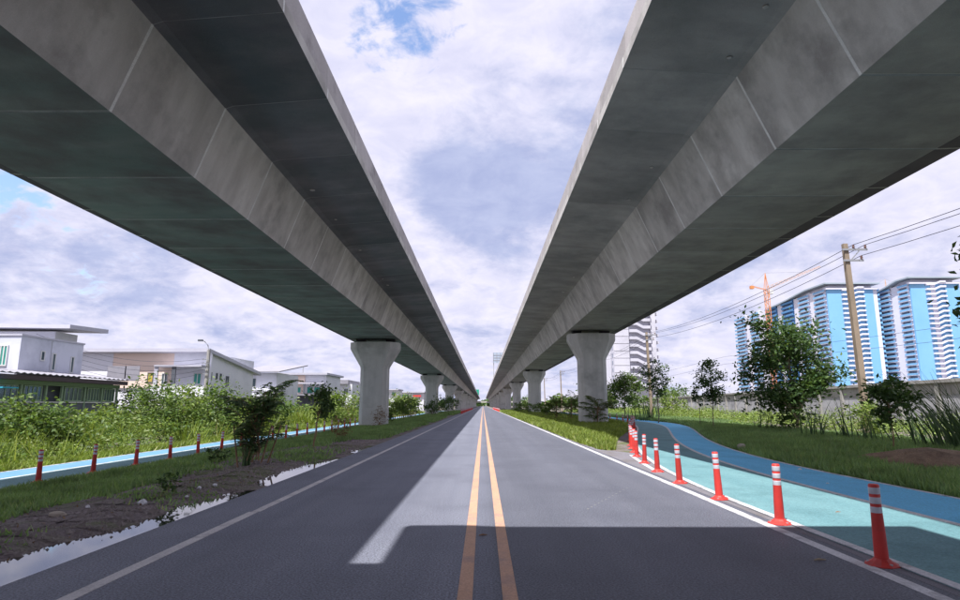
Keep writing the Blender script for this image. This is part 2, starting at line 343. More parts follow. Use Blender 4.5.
# road slab with paint lines as its parts
rd = tag(MB().box(-4.05, 3.78, -60, 760, -.25, .0).build('road', M['asphalt']), kind='structure')
def strip(name, x0, x1, y0, y1, z, m, parent): return MB().box(x0, x1, y0, y1, z-.004, z).build(name, m, parent)
strip('centre_line', -.205, -.085, -60, 700, .004, M['yellow_paint'], rd)
strip('centre_line', .155, .275, -60, 700, .004, M['yellow_paint'], rd)
strip('edge_line', -3.33, -3.20, -60, 8.9, .004, M['worn_white_paint'], rd)
strip('edge_line', -3.30, -3.18, 8.93, 700, .004, M['worn_white_paint'], rd)
strip('edge_line', 3.55, 3.68, -60, 700, .004, M['white_paint'], rd)
# narrow asphalt shoulder between the road and the right path, widening into a lay-by
YS = np.concatenate([np.arange(-60, 8, 6), np.arange(8, 70, 1.0), np.arange(70, 200, 10)])
def ribbon(name, fx0, fx1, z0, z1, m, parent, ys_=YS):
    b = MB(); n = len(ys_)
    for y in ys_:
        a, c = fx0(y), fx1(y); b.v += [(a, y, z0), (a, y, z1), (c, y, z1), (c, y, z0)]
    for k in range(n-1):
        i = 4*k
        for q in range(4): b.f.append((i+q, i+(q+1) % 4, i+4+(q+1) % 4, i+4+q)); b.m.append(0)
    b.f.append((0, 1, 2, 3)); b.f.append((4*n-4, 4*n-1, 4*n-2, 4*n-3)); b.m += [0, 0]
    return b.build(name, m, parent)
ps = lambda y: float(path_shift(y))
XL = lambda y: 3.96+8.6*float(smooth(9, 57, y))          # inner edge
XD = lambda y: 6.0+.5*ps(y)+4.3*float(smooth(9, 57, y))      # divide
XR = lambda y: 7.68+ps(y)          # outer edge
tag(ribbon('shoulder', lambda y: 3.785, lambda y: XL(y)-.056 if y < 19 else max(3.95, 5.1-.55*(y-19)), -.2, .002, M['asphalt_shoulder'], None, np.concatenate([np.arange(-60, 8, 6), np.arange(8, 24, .5)])), kind='structure')
rp = tag(ribbon('cycle_path', lambda y: XL(y)-.055, lambda y: XD(y), -.2, .012, M['cyan_paint'], None), kind='structure')
ribbon('far_lane', lambda y: XD(y)+.001, lambda y: XR(y)+.07, -.2, .0125, M['blue_paint'], rp)
ribbon('edge_line', lambda y: XL(y)-.06, lambda y: XL(y)+.05, .010, .017, M['white_paint'], rp)
ribbon('lane_line', lambda y: XD(y)-.05, lambda y: XD(y)+.06, .010, .0175, M['white_paint'], rp)
ribbon('edge_line', lambda y: XR(y)-.04, lambda y: XR(y)+.05, .010, .0175, M['white_paint'], rp)
# white line curving round the nose of the grass island
cy = np.arange(14.0, 24, .4)
ribbon('nose_line', lambda y: 3.70+(XL(y)-3.96)*.8, lambda y: 3.81+(XL(y)-3.96)*.8, -.004, .006, M['white_paint'], rp, np.arange(14.0, 19.1, .4))
ZL = -.30
YL = np.concatenate([np.arange(-60, 0, 10), np.arange(0, 60, 2), np.arange(60, 200, 10)])
lp = tag(ribbon('cycle_path', lambda y: -11.80, lambda y: -10.40, ZL-.2, ZL+.012, M['cyan_paint'], None, YL), kind='structure')
ribbon('far_lane', lambda y: -13.05, lambda y: -11.801, ZL-.2, ZL+.0125, M['left_blue_paint'], lp, YL)
ribbon('edge_line', lambda y: -10.52, lambda y: -10.42, ZL+.010, ZL+.017, M['white_paint'], lp, YL)
ribbon('lane_line', lambda y: -11.86, lambda y: -11.75, ZL+.010, ZL+.0175, M['white_paint'], lp, YL)
ribbon('edge_line', lambda y: -13.04, lambda y: -12.94, ZL+.010, ZL+.0175, M['white_paint'], lp, YL)
ribbon('kerb', lambda y: -10.395, lambda y: -10.28, ZL-.2, ZL+.03, M['kerb'], lp, YL)

# rain water standing along the road edge
tag(MB().box(-5.5, -4.052, 4.0, 23, -.13, -.016).build('puddle', M['water']), kind='structure')

# ---------------------------------------------------------------- viaducts
SEG = 3.25; SPAN = 17*SEG; P0 = 49.2
LEFT = dict(prof=[(-6.83, 6.8), (-6.21, 8.55), (-6.02, 8.62), (-3.76, 8.8), (-3.76, 9.06), (-8.8, 9.2), (-13.9, 8.55), (-13.9, 8.2), (-11.42, 8.08), (-11.25, 8.0), (-10.76, 6.8)],
            inn=(-3.78, -4.02, 9.065, 9.80), out=(-13.88, -13.64, 8.56, 9.2), cx=-8.8, sof=(-10.76, -6.83), z=6.8)
RIGHT = dict(prof=[(6.63, 7.2), (5.87, 8.97), (5.70, 9.03), (3.26, 9.2), (3.26, 9.46), (8.4, 9.58), (13.42, 8.95), (13.42, 8.6), (10.85, 8.5), (10.7, 8.42), (10.24, 7.2)],
             inn=(3.32, 3.56, 9.465, 10.2), out=(13.40, 13.16, 8.96, 9.6), cx=8.43, sof=(6.63, 10.24), z=7.2)
def grow(D, k):     # same view angles, a slightly larger and farther deck
    f = lambda x, z: (x*k, (z-1.5)*k+1.5)
    D['prof'] = [f(*a) for a in D['prof']]; D['cx'] *= k; D['sof'] = tuple(x*k for x in D['sof']); D['z'] = f(0, D['z'])[1]
    for s_ in ('inn', 'out'):
        x0, x1, z0, z1 = D[s_]; a, b = f(x0, z0), f(x1, z1); D[s_] = (a[0], a[0]+(x1-x0), a[1], b[1])
grow(RIGHT, 1.05)
def prism_y(prof, y0, y1, fm=None):
    b = MB(); n = len(prof)
    b.v = [(x, y0, z) for x, z in prof]+[(x, y1, z) for x, z in prof]
    for k in range(n): b.f.append((k, (k+1) % n, n+(k+1) % n, n+k)); b.m.append(fm[k] if fm else 0)
    b.f.append(tuple(range(n))); b.f.append(tuple(range(2*n-1, n-1, -1))); b.m += [0, 0]
    return b
def viaduct(D, side, soff, wing):
    root = tag(empty('viaduct_deck', (D['cx'], 0, 0)), 'long grey concrete box girder viaduct deck overhead on the %s of the road' % side, 'viaduct', 'pair of elevated viaducts')
    ox = D['cx']; prof = [(x-ox, z) for x, z in D['prof']]
    # faces: web in, fillet, wing underside, edge, top, top, edge, wing underside, fillet, web out, soffit
    fm = [0, 2, 2, 0, 0, 0, 0, 3, 3, 3, 1]; mats = [M['concrete'], M[soff], M[wing], M['shaded_wing']]
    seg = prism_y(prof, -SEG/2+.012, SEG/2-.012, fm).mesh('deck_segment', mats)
    czz = sum(z for _, z in prof)/len(prof); cxx = sum(x for x, _ in prof)/len(prof)
    def off(d): return [(x+d*(1 if x > cxx else -1), z+d*(1 if z > czz else -1)) for x, z in prof]
    jm = prism_y(off(.004), -.036, .036, [0, 1, 1, 0, 0, 0, 0, 1, 1, 1, 1]).mesh('mortar_joint', [M['mortar'], M['mortar_dim']])
    def par(q, L_):
        x0, x1, z0, z1 = q; s_ = 1 if x1 > x0 else -1
        return prism_y([(x0-ox, z0), (x0-ox+.025*s_, z1-.05), (x0-ox+.05*s_, z1), (x1-ox-.03*s_, z1), (x1-ox+.08*s_, z0+.25), (x1-ox+.1*s_, z0)], -L_/2+.012, L_/2-.012).mesh('parapet_panel', M['parapet_concrete'])
    p1 = par(D['inn'], SEG); p2 = par(D['out'], SEG)
    plug = MB().lathe([(.07, 0), (.09, .02), (.06, .045), (.02, .05)], 8).mesh('mortar_plug', M['concrete'], True)
    wx = D['prof'][2][0]-ox+(.28 if ox < 0 else -.28); wz = D['prof'][2][1]+.012
    rnd = random.Random(7 if side == 'left' else 8)
    for sp in range(-2, 13):
        y0 = P0+sp*SPAN
        if -1 <= sp <= 1:
            for k in range(17):
                yc = y0+(k+.5)*SEG
                link('deck_segment', seg, root, (0, yc, 0)); link('parapet_panel', p1, root, (0, yc, 0)); link('parapet_panel', p2, root, (0, yc, 0))
                for e in (-.9, .9):
                    if rnd.random() < .22:
                        pg = link('mortar_plug', plug, root, (wx, yc+e, wz)); pg.rotation_euler = (math.pi, 0, 0); s_ = rnd.uniform(.6, 1.2); pg.scale = (s_, s_, .6)
                if k:
                    link('mortar_joint', jm, root, (0, y0+k*SEG, 0))
        else:
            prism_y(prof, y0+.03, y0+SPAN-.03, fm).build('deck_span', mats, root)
            for q in (D['inn'], D['out']):
                x0, x1, z0, z1 = q
                MB().box(min(x0, x1)-ox, max(x0, x1)-ox, y0+.05, y0+SPAN-.05, z0, z1).build('parapet_panel', M['parapet_concrete'], root)
    return root
viaduct(LEFT, 'left', 'soffit_left', 'wing_soffit'); viaduct(RIGHT, 'right', 'soffit_right', 'wing_soffit_right')

def chamf(w, d, c, z): return [(-w+c, -d, z), (w-c, -d, z), (w, -d+c, z), (w, d-c, z), (w-c, d, z), (-w+c, d, z), (-w, d-c, z), (-w, -d+c, z)]
def pier_mesh(D):
    s = D['z']; w = (D['sof'][1]-D['sof'][0])/2
    a = MB().loft([chamf(1.06, 1.0, .30, -1.0), chamf(1.06, 1.0, .30, s-2.45)]).mesh('shaft', M['pier_concrete'])
    c = MB().loft([chamf(1.06, 1.0, .30, s-2.446), chamf(1.10, 1.02, .32, s-2.25), chamf(w*.98, 1.2, .62, s-.90), chamf(w*1.0, 1.22, .64, s-.8), chamf(w*1.0, 1.22, .64, s-.30)]).mesh('cap', M['pier_concrete'])
    st = MB().loft([chamf(1.075, 1.015, .30, -.4), chamf(1.075, 1.015, .30, 1.25), chamf(1.062, 1.002, .30, 1.27)]).mesh('plinth', M['pier_stain'])
    br = MB().box(-.35, .35, -.35, .35, s-.302, s-.001).mesh('bearing', M['bearing_rubber'])
    return a, c, st, br, w
for D, side in ((LEFT, 'left'), (RIGHT, 'right')):
    a, c, st, br, w = pier_mesh(D); cx = (D['sof'][0]+D['sof'][1])/2
    for n in range(-2, 13):
        y = P0+n*SPAN
        lab = ('flared concrete pier under the %s viaduct, %s one ahead along the road' % (side, ORD[n])) if n >= 0 else ('flared concrete pier under the %s viaduct %s' % (side, 'just behind the viewpoint' if n == -1 else 'far behind the viewpoint'))
        o = tag(empty('viaduct_pier', (cx, y, 0)), lab, 'pier', 'piers of the %s viaduct' % side)
        link('shaft', a, o); link('cap', c, o); link('plinth', st, o)
        for q in (-1, 1): link('bearing', br, o, (q*(w-.75), 0, 0))
    # expansion gap curtain under the wings at the piers is left open: the spans end there

# slab joining the decks overhead, just out of the top of the picture, whose shadow crosses the road
o = tag(empty('crossover_slab', (0, 0, 9.3)), 'flat concrete crossover slab spanning the gap between both viaduct decks overhead', 'slab')
FY = 7.86-SY*9.4
b = MB(); b.loft([[(-3.38, -24, z), (2.90, -24, z), (2.90, FY+.0, z), (-2.2, FY, z), (-2.75, FY+.10, z), (-3.38, FY+.08, z)] for z in (-.12, .16)]); b.build('slab', M['concrete'], o)
for y in (FY-2.05, FY-5, FY-10, FY-16): MB().box(-4.6, 3.9, y-.45, y, .165, .55).build('cross_beam', M['concrete'], o)
MB().box(-4.3, -3.382, -24, FY-1.75, -.05, .12).build('cover_plate', M['galvanised'], o)
MB().box(2.902, 3.3, -24, FY-4.0, .1, .16).build('cover_plate', M['galvanised'], o)

# far cross road closing the view
o = tag(empty('far_overpass', (0, 715, 0)), 'low grey overpass crossing the road at the far end', 'overpass')
MB().box(-60, 60, -4, 4, 4.2, 6.0).build('deck', M['concrete'], o)
for x in (-40, -24, -12, 12, 24, 40): MB().loft([chamf(.8, .8, .2, -1), chamf(.8, .8, .2, 4.3)]).build('pier', M['pier_concrete'], o, loc=(x, 0, 0))

# ---------------------------------------------------------------- bollards
H = .745
def bollard_meshes():
    post = MB().lathe([(.058, .045), (.060, .07), (.057, .25), (.050, .48), (.048, .52), (.048, .735), (.04, H)], 14).mesh('post', M['orange_plastic'], True)
    fl = []
    base = MB()
    base.lathe([(.15, 0), (.15, .010), (.125, .024), (.088, .042), (.07, .060), (.06, .066)], 10)
    base = base.mesh('base', M['orange_plastic'])
    band = MB().lathe([(.0495, 0), (.0500, .005), (.0500, .055), (.0495, .06)], 14).mesh('reflective_band', M['reflective_white'], True)
    bolt = MB().lathe([(.016, .01), (.016, .034)], 6).mesh('anchor_bolt', M['galvanised'])
    far = MB(); far.lathe([(.16, 0), (.15, .02), (.07, .06)], 8); far.lathe([(.058, .05), (.05, .5), (.048, H)], 8)
    for z in (.475, .565, .655): far.lathe([(.0505, z), (.0505, z+.055)], 8, 1)
    return post, base, band, bolt, far.mesh('bollard', [M['orange_plastic'], M['reflective_white']])
bp, bb, bd, bo, bf = bollard_meshes()
rb = random.Random(3)
def bollard(x, y, z, label, group, full=True):
    if not full:
        o = link('bollard', bf, None, (x, y, z)); o.rotation_euler = (rb.uniform(-.03, .03), rb.uniform(-.03, .03), rb.uniform(0, 6)); return tag(o, label, 'bollard', group)
    o = tag(empty('bollard', (x, y, z)), label, 'bollard', group)
    o.rotation_euler = (rb.uniform(-.035, .035), rb.uniform(-.045, .03), rb.uniform(0, 6))
    link('post', bp, o); link('base', bb, o)
    for q in (.475, .565, .655): link('reflective_band', bd, o, (0, 0, q))
    for a in (.5, 2.6, 4.7): link('anchor_bolt', bo, o, (.112*math.cos(a), .112*math.sin(a), 0))
    return o
# right row: straight beside the road, then round the island after the path
yb = gnd(880, 565).y; pts = []
for k in range(7): pts.append((max(3.80+.01*k, XL(yb+2.02*k)-.26), yb+2.02*k))
y = yb+2.02*6
while y < 62:
    d = 2.02*(.8 if y < 22 else 1.5); y += d; pts.append((XL(y)-.22, y))
ORD2 = ORD[1:]
for k, (x, y) in enumerate(pts):
    w = ORD[k] if k < len(ORD) else 'farthest'
    bollard(x, y, .0 if k < 7 else .0, '%s red bollard with white bands in the row along the right cycle path' % w, 'bollards along the right cycle path', y < 45)
yb = gnd(39, 484, ZL).y
for k in range(44):
    y = yb+2.0*k
    if y > 100: break
    x = -10.30-.006*(y-yb)
    w = ORD[k] if k < len(ORD) else None
    bollard(x, y, ZL-.0+.03, '%s red bollard with white bands in the row along the left cycle path' % w if w else 'tiny distant red bollard beyond the first pier along the left cycle path', 'bollards along the left cycle path', y < 40)
for k in range(55):
    bollard(-3.78, 105+2.2*k, .0, 'tiny distant red bollard in the dense row on the left road edge', 'distant bollards on the left road edge', False)
for k in range(40):
    bollard(3.74, 138+2.2*k, .0, 'tiny distant red bollard in the dense row on the right road edge', 'distant bollards on the right road edge', False)

# ---------------------------------------------------------------- precast boundary wall on the right
WA = Vector((25.6, 24)); WB = Vector((41, 160)); wd = (WB-WA); wl = wd.length; wd /= wl; wn = Vector((-wd.y, wd.x))   # wn points to the road
o = tag(empty('boundary_wall', (WA.x, WA.y, 0)), 'long grey precast concrete boundary wall with posts behind the weeds on the right', 'wall')
o.rotation_euler.z = math.atan2(wd.y, wd.x)
BAY = 4.0; nb = int(wl/BAY)
pm = MB().box(-.17, .17, -.16, .20, -.5, 2.78).mesh('post', M['fence_beam'])
pl = [MB().box(.175, BAY-.175, -.05, .05, z0, z1).mesh('panel', M['fence_wall']) for z0, z1 in ((-.4, .62), (.63, 1.28), (1.29, 2.10))]
cap = MB().box(-.175+.18, BAY-.175+.165, -.20, .24, 2.785, 2.98).mesh('cap_beam', M['fence_beam'])
gird = MB().box(.175, BAY-.175, -.08, .09, 2.105, 2.78).mesh('upper_panel', M['fence_beam'])
for k in range(nb):
    link('post', pm, o, (k*BAY, 0, 0))
    for q in pl: link('panel', q, o, (k*BAY, 0, 0))
    link('upper_panel', gird, o, (k*BAY, 0, 0)); link('cap_beam', cap, o, (k*BAY, 0, 0))

# ---------------------------------------------------------------- power line
PX = 18.6; PYS = [-8, 30, 68, 106, 145, 184]
def zat(py, Y): return at(600, py, Y).z
TOPZ = at(850, 244, 30).z
wires = []
for k, y in enumerate(PYS):
    lab = ['leaning power pole out of sight behind the viewpoint', 'tall tan concrete power pole in front of the blue towers', 'concrete power pole standing before the grey tower', 'power pole hidden behind the near right pier', 'thin distant power pole with a T-shaped top between the right piers', 'farthest tiny power pole among trees on the right'][k]
    o = tag(empty('power_pole', (PX, y, 0)), lab, 'power pole', 'power poles along the right verge')
    t = TOPZ; lean = .18
    b = MB(); b.loft([[(x*(.15-.04*f)+lean*(1-f)*1.0, yy*(.14-.04*f), f*t-.3*(f == 0)) for x, yy in ((-1, -1), (1, -1), (1, 1), (-1, 1))] for f in (0, .5, 1)]); b.build('shaft', M['pole_concrete'], o)
    for z, l in ((t-.38, 1.05), (t-.95, .8)):
        MB().box(-.22, l, -.17, -.115, z, z+.10).build('crossarm', M['galvanised'], o)
    MB().bar((.1, -.14, t-.95), (.62, -.14, t-.40), .05).build('brace', M['galvanised'], o)
    for x, z in ((.35, t-.28), (.95, t-.28), (.7, t-.85)):
        MB().lathe([(.03, 0), (.07, .03), (.045, .07), (.075, .1), (.045, .14), (.06, .18), (.02, .21)], 8).build('insulator', M['insulator'], o, loc=(x, -.143, z))
        if k == 0: wires.append((x, z+.2))
for j, (x, z) in enumerate(wires):
    b = MB()
    for k in range(len(PYS)-1):
        a, c = PYS[k], PYS[k+1]; pts = []
        for q in range(13):
            f = q/12; pts.append((PX+x, a+(c-a)*f-.14, z-.65*4*f*(1-f)))
        b.tube(pts, .016, 4)
    tag(b.build('power_line', M['wire_black']), ['upper inner black overhead wire strung along the right power poles', 'upper outer black overhead wire strung along the right power poles', 'lower black overhead wire strung along the right power poles'][j], 'wire', 'overhead wires')
# a fainter pair of lines farther right
b = MB(); pts = [(31, -20, 7.2), (30.5, 40, 6.6), (30, 75, 7.4), (30, 110, 6.7), (30, 150, 7.4)]
b.tube(pts, .015, 4); b.tube([(p[0], p[1], p[2]-.9) for p in pts], .015, 4)
tag(b.build('telephone_line', M['wire_black']), 'pair of thin sagging cables low in the sky behind the power line', 'wire')

# ---------------------------------------------------------------- apartment towers
def blue_tower(name, label, xf, yn, xr, yfar, ztop, cols, nfl, front):
    """left face at x=xf from yn (near) to yfar, front face at y=yn from xf to xr"""
    o = tag(empty(name, ((xf+xr)/2, yn, 0)), label, 'apartment tower', 'blue and white apartment towers')
    ox, oy = (xf+xr)/2, yn
    z0 = -1; fh = (ztop-6)/nfl
    MB().box(xf-ox+1.2, xr-ox, 1.2, yfar-oy, z0, ztop-3).build('core', M['tower_white'], o)
    n = len(cols); L_ = yfar-yn
    y = 1.0
    for wfrac, kind in cols:
        w = wfrac*L_; y1 = y+w
        if kind == 'w':
            MB().box(xf-ox, xf-ox+1.15, y, y1-.1, z0, ztop-3.2).build('pilaster', M['tower_white'], o)
        elif kind in 'bd':
            body = MB(); rail = MB(); gl = MB()
            gl.box(xf-ox+.9, xf-ox+1.19, y, y1-.05, z0, ztop-4)
            gl.build('window_column', M['tower_dark'], o)
            for f in range(nfl):
                z = 4+f*fh
                body.box(xf-ox-.9, xf-ox+.88, y+.15, y1-.2, z-.32, z+.0)
                if f % 1 == 0: body.box(xf-ox+.4, xf-ox+.88, y+.15, y+.15+w*.28, z+.02, z+fh-.35)
                rail.box(xf-ox-.95, xf-ox-.78, y+.12, y1-.17, z+.01, z+1.0)
            body.build('balcony_slabs', M['tower_white'] if kind == 'b' else M['tower_deep_blue'], o)
            rail.build('balcony_rails', M['tower_blue'] if kind == 'b' else M['tower_deep_blue'], o)
        else:
            MB().box(xf-ox, xf-ox+1.15, y, y1-.05, z0, ztop-3.2).build('blue_band', M['tower_blue'], o)
        y = y1
    x = xf-ox; FW = xr-xf
    for wfrac, kind in front:
        w = wfrac*FW; x1 = x+w
        if kind == 'p':
            MB().box(x+.02, x1-.03, 0, 1.15, z0, ztop-3.5).build('blue_band', M['tower_blue'], o)
        elif kind == 'z':
            MB().box(x, x1-.03, .6, 1.15, z0, ztop-4).build('recess_wall', M['tower_blue'], o)
            MB().box(x+w*.3, x+w*.55, .45, .59, z0, ztop-4).build('stair_shaft', M['tower_white'], o)
            st = MB()
            for f in range(nfl):
                z = 4+f*fh; prof = [(x+.1, z), (x+w*.42, z), (x+w*.72, z+fh*.55), (x1-.1, z+fh*.55)]
                for (xa, za), (xb, zb) in zip(prof[:-1], prof[1:]):
                    i = len(st.v)
                    for yy in (-1.4, .4):
                        st.v += [(xa, yy, za), (xb, yy, zb), (xb, yy, zb+fh*.36), (xa, yy, za+fh*.36)]
                    for q in ((0, 1, 2, 3), (7, 6, 5, 4), (0, 4, 5, 1), (3, 2, 6, 7), (0, 3, 7, 4), (1, 5, 6, 2)): st.f.append(tuple(i+t for t in q)); st.m.append(0)
            st.build('stair_balconies', M['tower_white'], o)
        else:
            MB().box(x, x1, .2, 1.15, z0, ztop-3.8).build('end_wall', M['tower_white'], o)
            e = MB()
            for f in range(nfl): z = 4+f*fh; e.box(x1, x1+1.5, .3, 4, z, z+1.2)
            e.build('end_balconies', M['tower_blue'], o)
        x = x1
    # roof: attic storey and a thin slab that swoops down along the long side
    MB().box(xf-ox+2, xr-ox-2, 2, L_*.32, ztop-3, ztop-1.1).build('attic', M['tower_white'], o)
    r = MB(); prof = [(-2.0, ztop-.9), (L_*.16, ztop-.9), (L_*.24, ztop-1.7), (L_*.34, ztop-3.0), (L_*.46, ztop-4.0), (L_*.54, ztop-4.2)]
    i = 0
    for yy, z in prof: r.v += [(xf-ox-2, yy, z), (xr-ox+1, yy, z), (xr-ox+1, yy, z+.8), (xf-ox-2, yy, z+.8)]
    for k in range(len(prof)-1):
        for q in range(4): r.f.append((4*k+q, 4*k+(q+1) % 4, 4*k+4+(q+1) % 4, 4*k+4+q)); r.m.append(0)
    r.f += [(0, 1, 2, 3), tuple(4*len(prof)-4+q for q in (3, 2, 1, 0))]; r.m += [0, 0]
    r.build('roof_slab', M['tower_roof'], o)
    MB().box(xf-ox-1, xr-ox, -1.0, 1.0, ztop-4, ztop-3.05).build('parapet', M['tower_white'], o)
    return o
Y1 = 350; A = at(826, 283, Y1); B = at(876, 283, Y1)
blue_tower('apartment_tower', 'wide blue and white apartment tower block behind the orange crane and big tree', A.x, Y1, B.x, 480, A.z,
           [(.10, 'b'), (.04, 'w'), (.10, 'b'), (.05, 'w'), (.12, 'd'), (.05, 'w'), (.13, 'd'), (.08, 'w'), (.12, 'b'), (.06, 'w'), (.15, 'b')], 24, [(.28, 'p'), (.44, 'z'), (.2, 'p'), (.08, 'e')])
Y2 = 330; A = at(909, 277, Y2); B = at(958, 277, Y2)
blue_tower('apartment_tower', 'narrow blue and white apartment tower right of the tan power pole', A.x, Y2, B.x, 384, A.z,
           [(.16, 'b'), (.12, 'w'), (.22, 'b'), (.12, 'w'), (.36, 'd')], 24, [(.3, 'p'), (.4, 'z'), (.3, 'p')])

# grey unfinished tower behind the right pier
YG = 260; A = at(612, 300, YG); B = at(658, 300, YG)
o = tag(empty('apartment_tower', ((A.x+B.x)/2, YG, 0)), 'weathered grey unfinished tower with zigzag stair balconies behind the right pier', 'apartment tower')
ox = (A.x+B.x)/2; w = B.x-A.x; x0 = -w/2; zt = 62; fh = 3.15
MB().box(x0, x0+w*.93, 1.5, 26, -1, zt).build('core', M['grey_tower'], o)
MB().box(x0, x0+w*.33, 0, 1.495, -1, zt).build('front_wall', M['grey_tower'], o)
MB().box(x0+w*.80, x0+w*.92, .2, 1.495, -1, zt).build('front_pilaster', M['grey_tower'], o)
MB().box(x0+w*.335, x0+w*.795, 1.1, 1.495, -1, zt).build('recess_wall', M['grey_tower'], o)
st = MB(); eb = MB(); seam = MB()
for f in range(int(zt/fh)-1):
    z = 9+f*fh
    if z > zt-3: break
    xa, xb = x0+w*.34, x0+w*.79; ww = xb-xa
    prof = [(xa, z+fh*.5), (xa+ww*.33, z+fh*.5), (xa+ww*.66, z), (xb, z)]
    for (pa, za), (pb, zb) in zip(prof[:-1], prof[1:]):
        i = len(st.v)
        for yy in (-1.3, .9): st.v += [(pa, yy, za), (pb, yy, zb), (pb, yy, zb+1.25), (pa, yy, za+1.25)]
        for q in ((0, 1, 2, 3), (7, 6, 5, 4), (0, 4, 5, 1), (3, 2, 6, 7), (0, 3, 7, 4), (1, 5, 6, 2)): st.f.append(tuple(i+t for t in q)); st.m.append(0)
    eb.box(x0+w*.93+.003, x0+w*1.0, 2, 6, z, z+1.1)
    seam.box(x0-.05, x0+w*.33-.02, -.09, -.003, z-.1, z+.08)
st.build('stair_balconies', M['grey_tower'], o); eb.build('end_balconies', M['grey_tower'], o); seam.build('floor_bands', M['fence_wall'], o)
for z in (9+k*fh for k in range(14)):
    MB().box(x0-.06, x0-.003, 2.5, 4.2, z+.4, z+2.0).build('window', M['tower_dark'], o)
MB().box(x0-9, x0-.1, 6, 24, -1, 36).build('rear_wing', M['grey_tower'], o)

# ---------------------------------------------------------------- tower cranes
def crane(label, px, ytop, Y, jib_tip, cj, m):
    P = at(px, ytop, Y); zt = P.z
    o = tag(empty('tower_crane', (P.x, Y, 0)), label, 'crane', 'tower cranes')
    b = MB(); s = .9; zj = zt-.13*zt
    for x in (-s, s):
        for y in (-s, s): b.bar((x, y, -1), (x, y, zj), .24)
    n = int(zj/3)
    for k in range(n):
        z = k*zj/n; z2 = z+zj/n; e = 1 if k % 2 else -1
        b.bar((-s*e, -s, z), (s*e, -s, z2), .2); b.bar((-s, s*e, z), (-s, -s*e, z2), .2); b.bar((-s, -s, z), (s, -s, z), .2); b.bar((-s, -s, z), (-s, s, z), .2)
    b.build('mast', m, o)
    b = MB(); [b.bar((x, y, zj), (0, 0, zt), .2) for x in (-s, s) for y in (-s, s)]; b.build('apex', m, o)
    T = at(jib_tip[0], jib_tip[1], Y); T = Vector((T.x-P.x, 0, T.z)); J0 = Vector((0, 0, zj)); b = MB(); d = T-J0; up = Vector((0, 0, 1.5))
    for y in (-.7, .7): b.bar(J0+Vector((0, y, 0)), T+Vector((0, y, 0)), .2)
    b.bar(J0+up, T+up*.4, .2)
    n = max(4, int(d.length/2.2))
    for k in range(n):
        p = J0+d*(k/n); q = J0+d*((k+.5)/n)+up*(1-.6*k/n); r = J0+d*((k+1)/n)
        for y in (-.7, .7): b.bar(p+Vector((0, y, 0)), q, .1); b.bar(q, r+Vector((0, y, 0)), .1)
    b.build('jib', M['crane_pale'], o)
    C = at(cj[0], cj[1], Y); C = Vector((C.x-P.x, 0, C.z)); b = MB()
    for y in (-.7, .7): b.bar(J0+Vector((0, y, 0)), C+Vector((0, y, 0)), .22)
    b.build('counter_jib', m, o)
    MB().box(C.x-.5, C.x+1.2, -.8, .8, C.z-1.5, C.z).build('counterweight', m, o)
    MB().box(1.0, 3.0, -1.2, 1.0, zj-2.2, zj-.1).build('cab', M['frame_white'], o)
    b = MB(); b.tube([(0, 0, zt), J0+d*.7+up*.6], .07, 4); b.tube([(0, 0, zt), C], .07, 4); b.build('tie_cable', M['galvanised'], o)
    return o
crane('orange lattice tower crane rising in front of the wide blue tower', 765, 273, 300, (820, 267), (751, 286), M['crane_orange'])
crane('small pale tower crane peeking between the two blue towers', 885, 279, 480, (903, 281), (868, 288), M['crane_pale'])

# ---------------------------------------------------------------- houses on the left
def house(name, label): return tag(empty(name), label, 'house', 'row of pale houses on the left')
def part(o, name, m, *boxes, base=(0, 0, 0)):
    b = MB()
    for q in boxes: b.box(*q)
    return b.build(name, M[m], o)
def win_y(o, x0, x1, z0, z1, Y, glass='glass', frame='frame_white', nm=1):
    """window in a wall facing -Y"""
    b = MB(); t = .07
    b.box(x0, x1, Y-.06, Y+.02, z0, z0+t); b.box(x0, x1, Y-.06, Y+.02, z1-t, z1)
    for k in range(nm+2):
        x = x0+(x1-x0-t)*k/(nm+1); b.box(x, x+t, Y-.058, Y+.018, z0+t+.001, z1-t-.001)
    f = b.build('window', M[frame], o)
    MB().box(x0+.01, x1-.01, Y-.03, Y-.01, z0+.01, z1-.01).build('pane', M[glass], f)
    return f
def win_x(o, y0, y1, z0, z1, X, glass='glass', frame='frame_white', nm=1):
    b = MB(); t = .07
    b.box(X-.02, X+.06, y0, y1, z0, z0+t); b.box(X-.02, X+.06, y0, y1, z1-t, z1)
    for k in range(nm+2):
        y = y0+(y1-y0-t)*k/(nm+1); b.box(X-.018, X+.058, y, y+t, z0+t+.001, z1-t-.001)
    f = b.build('window', M[frame], o)
    MB().box(X+.01, X+.03, y0+.01, y1-.01, z0+.01, z1-.01).build('pane', M[glass], f)
    return f
def yx(px, X):   # depth at which a plane x=X shows at pixel column px (near the horizon)
    d = ray(px, 380); return X*d.y/d.x
def zx(px, py, X):
    d = ray(px, py); return 1.5+d.z*X/d.x
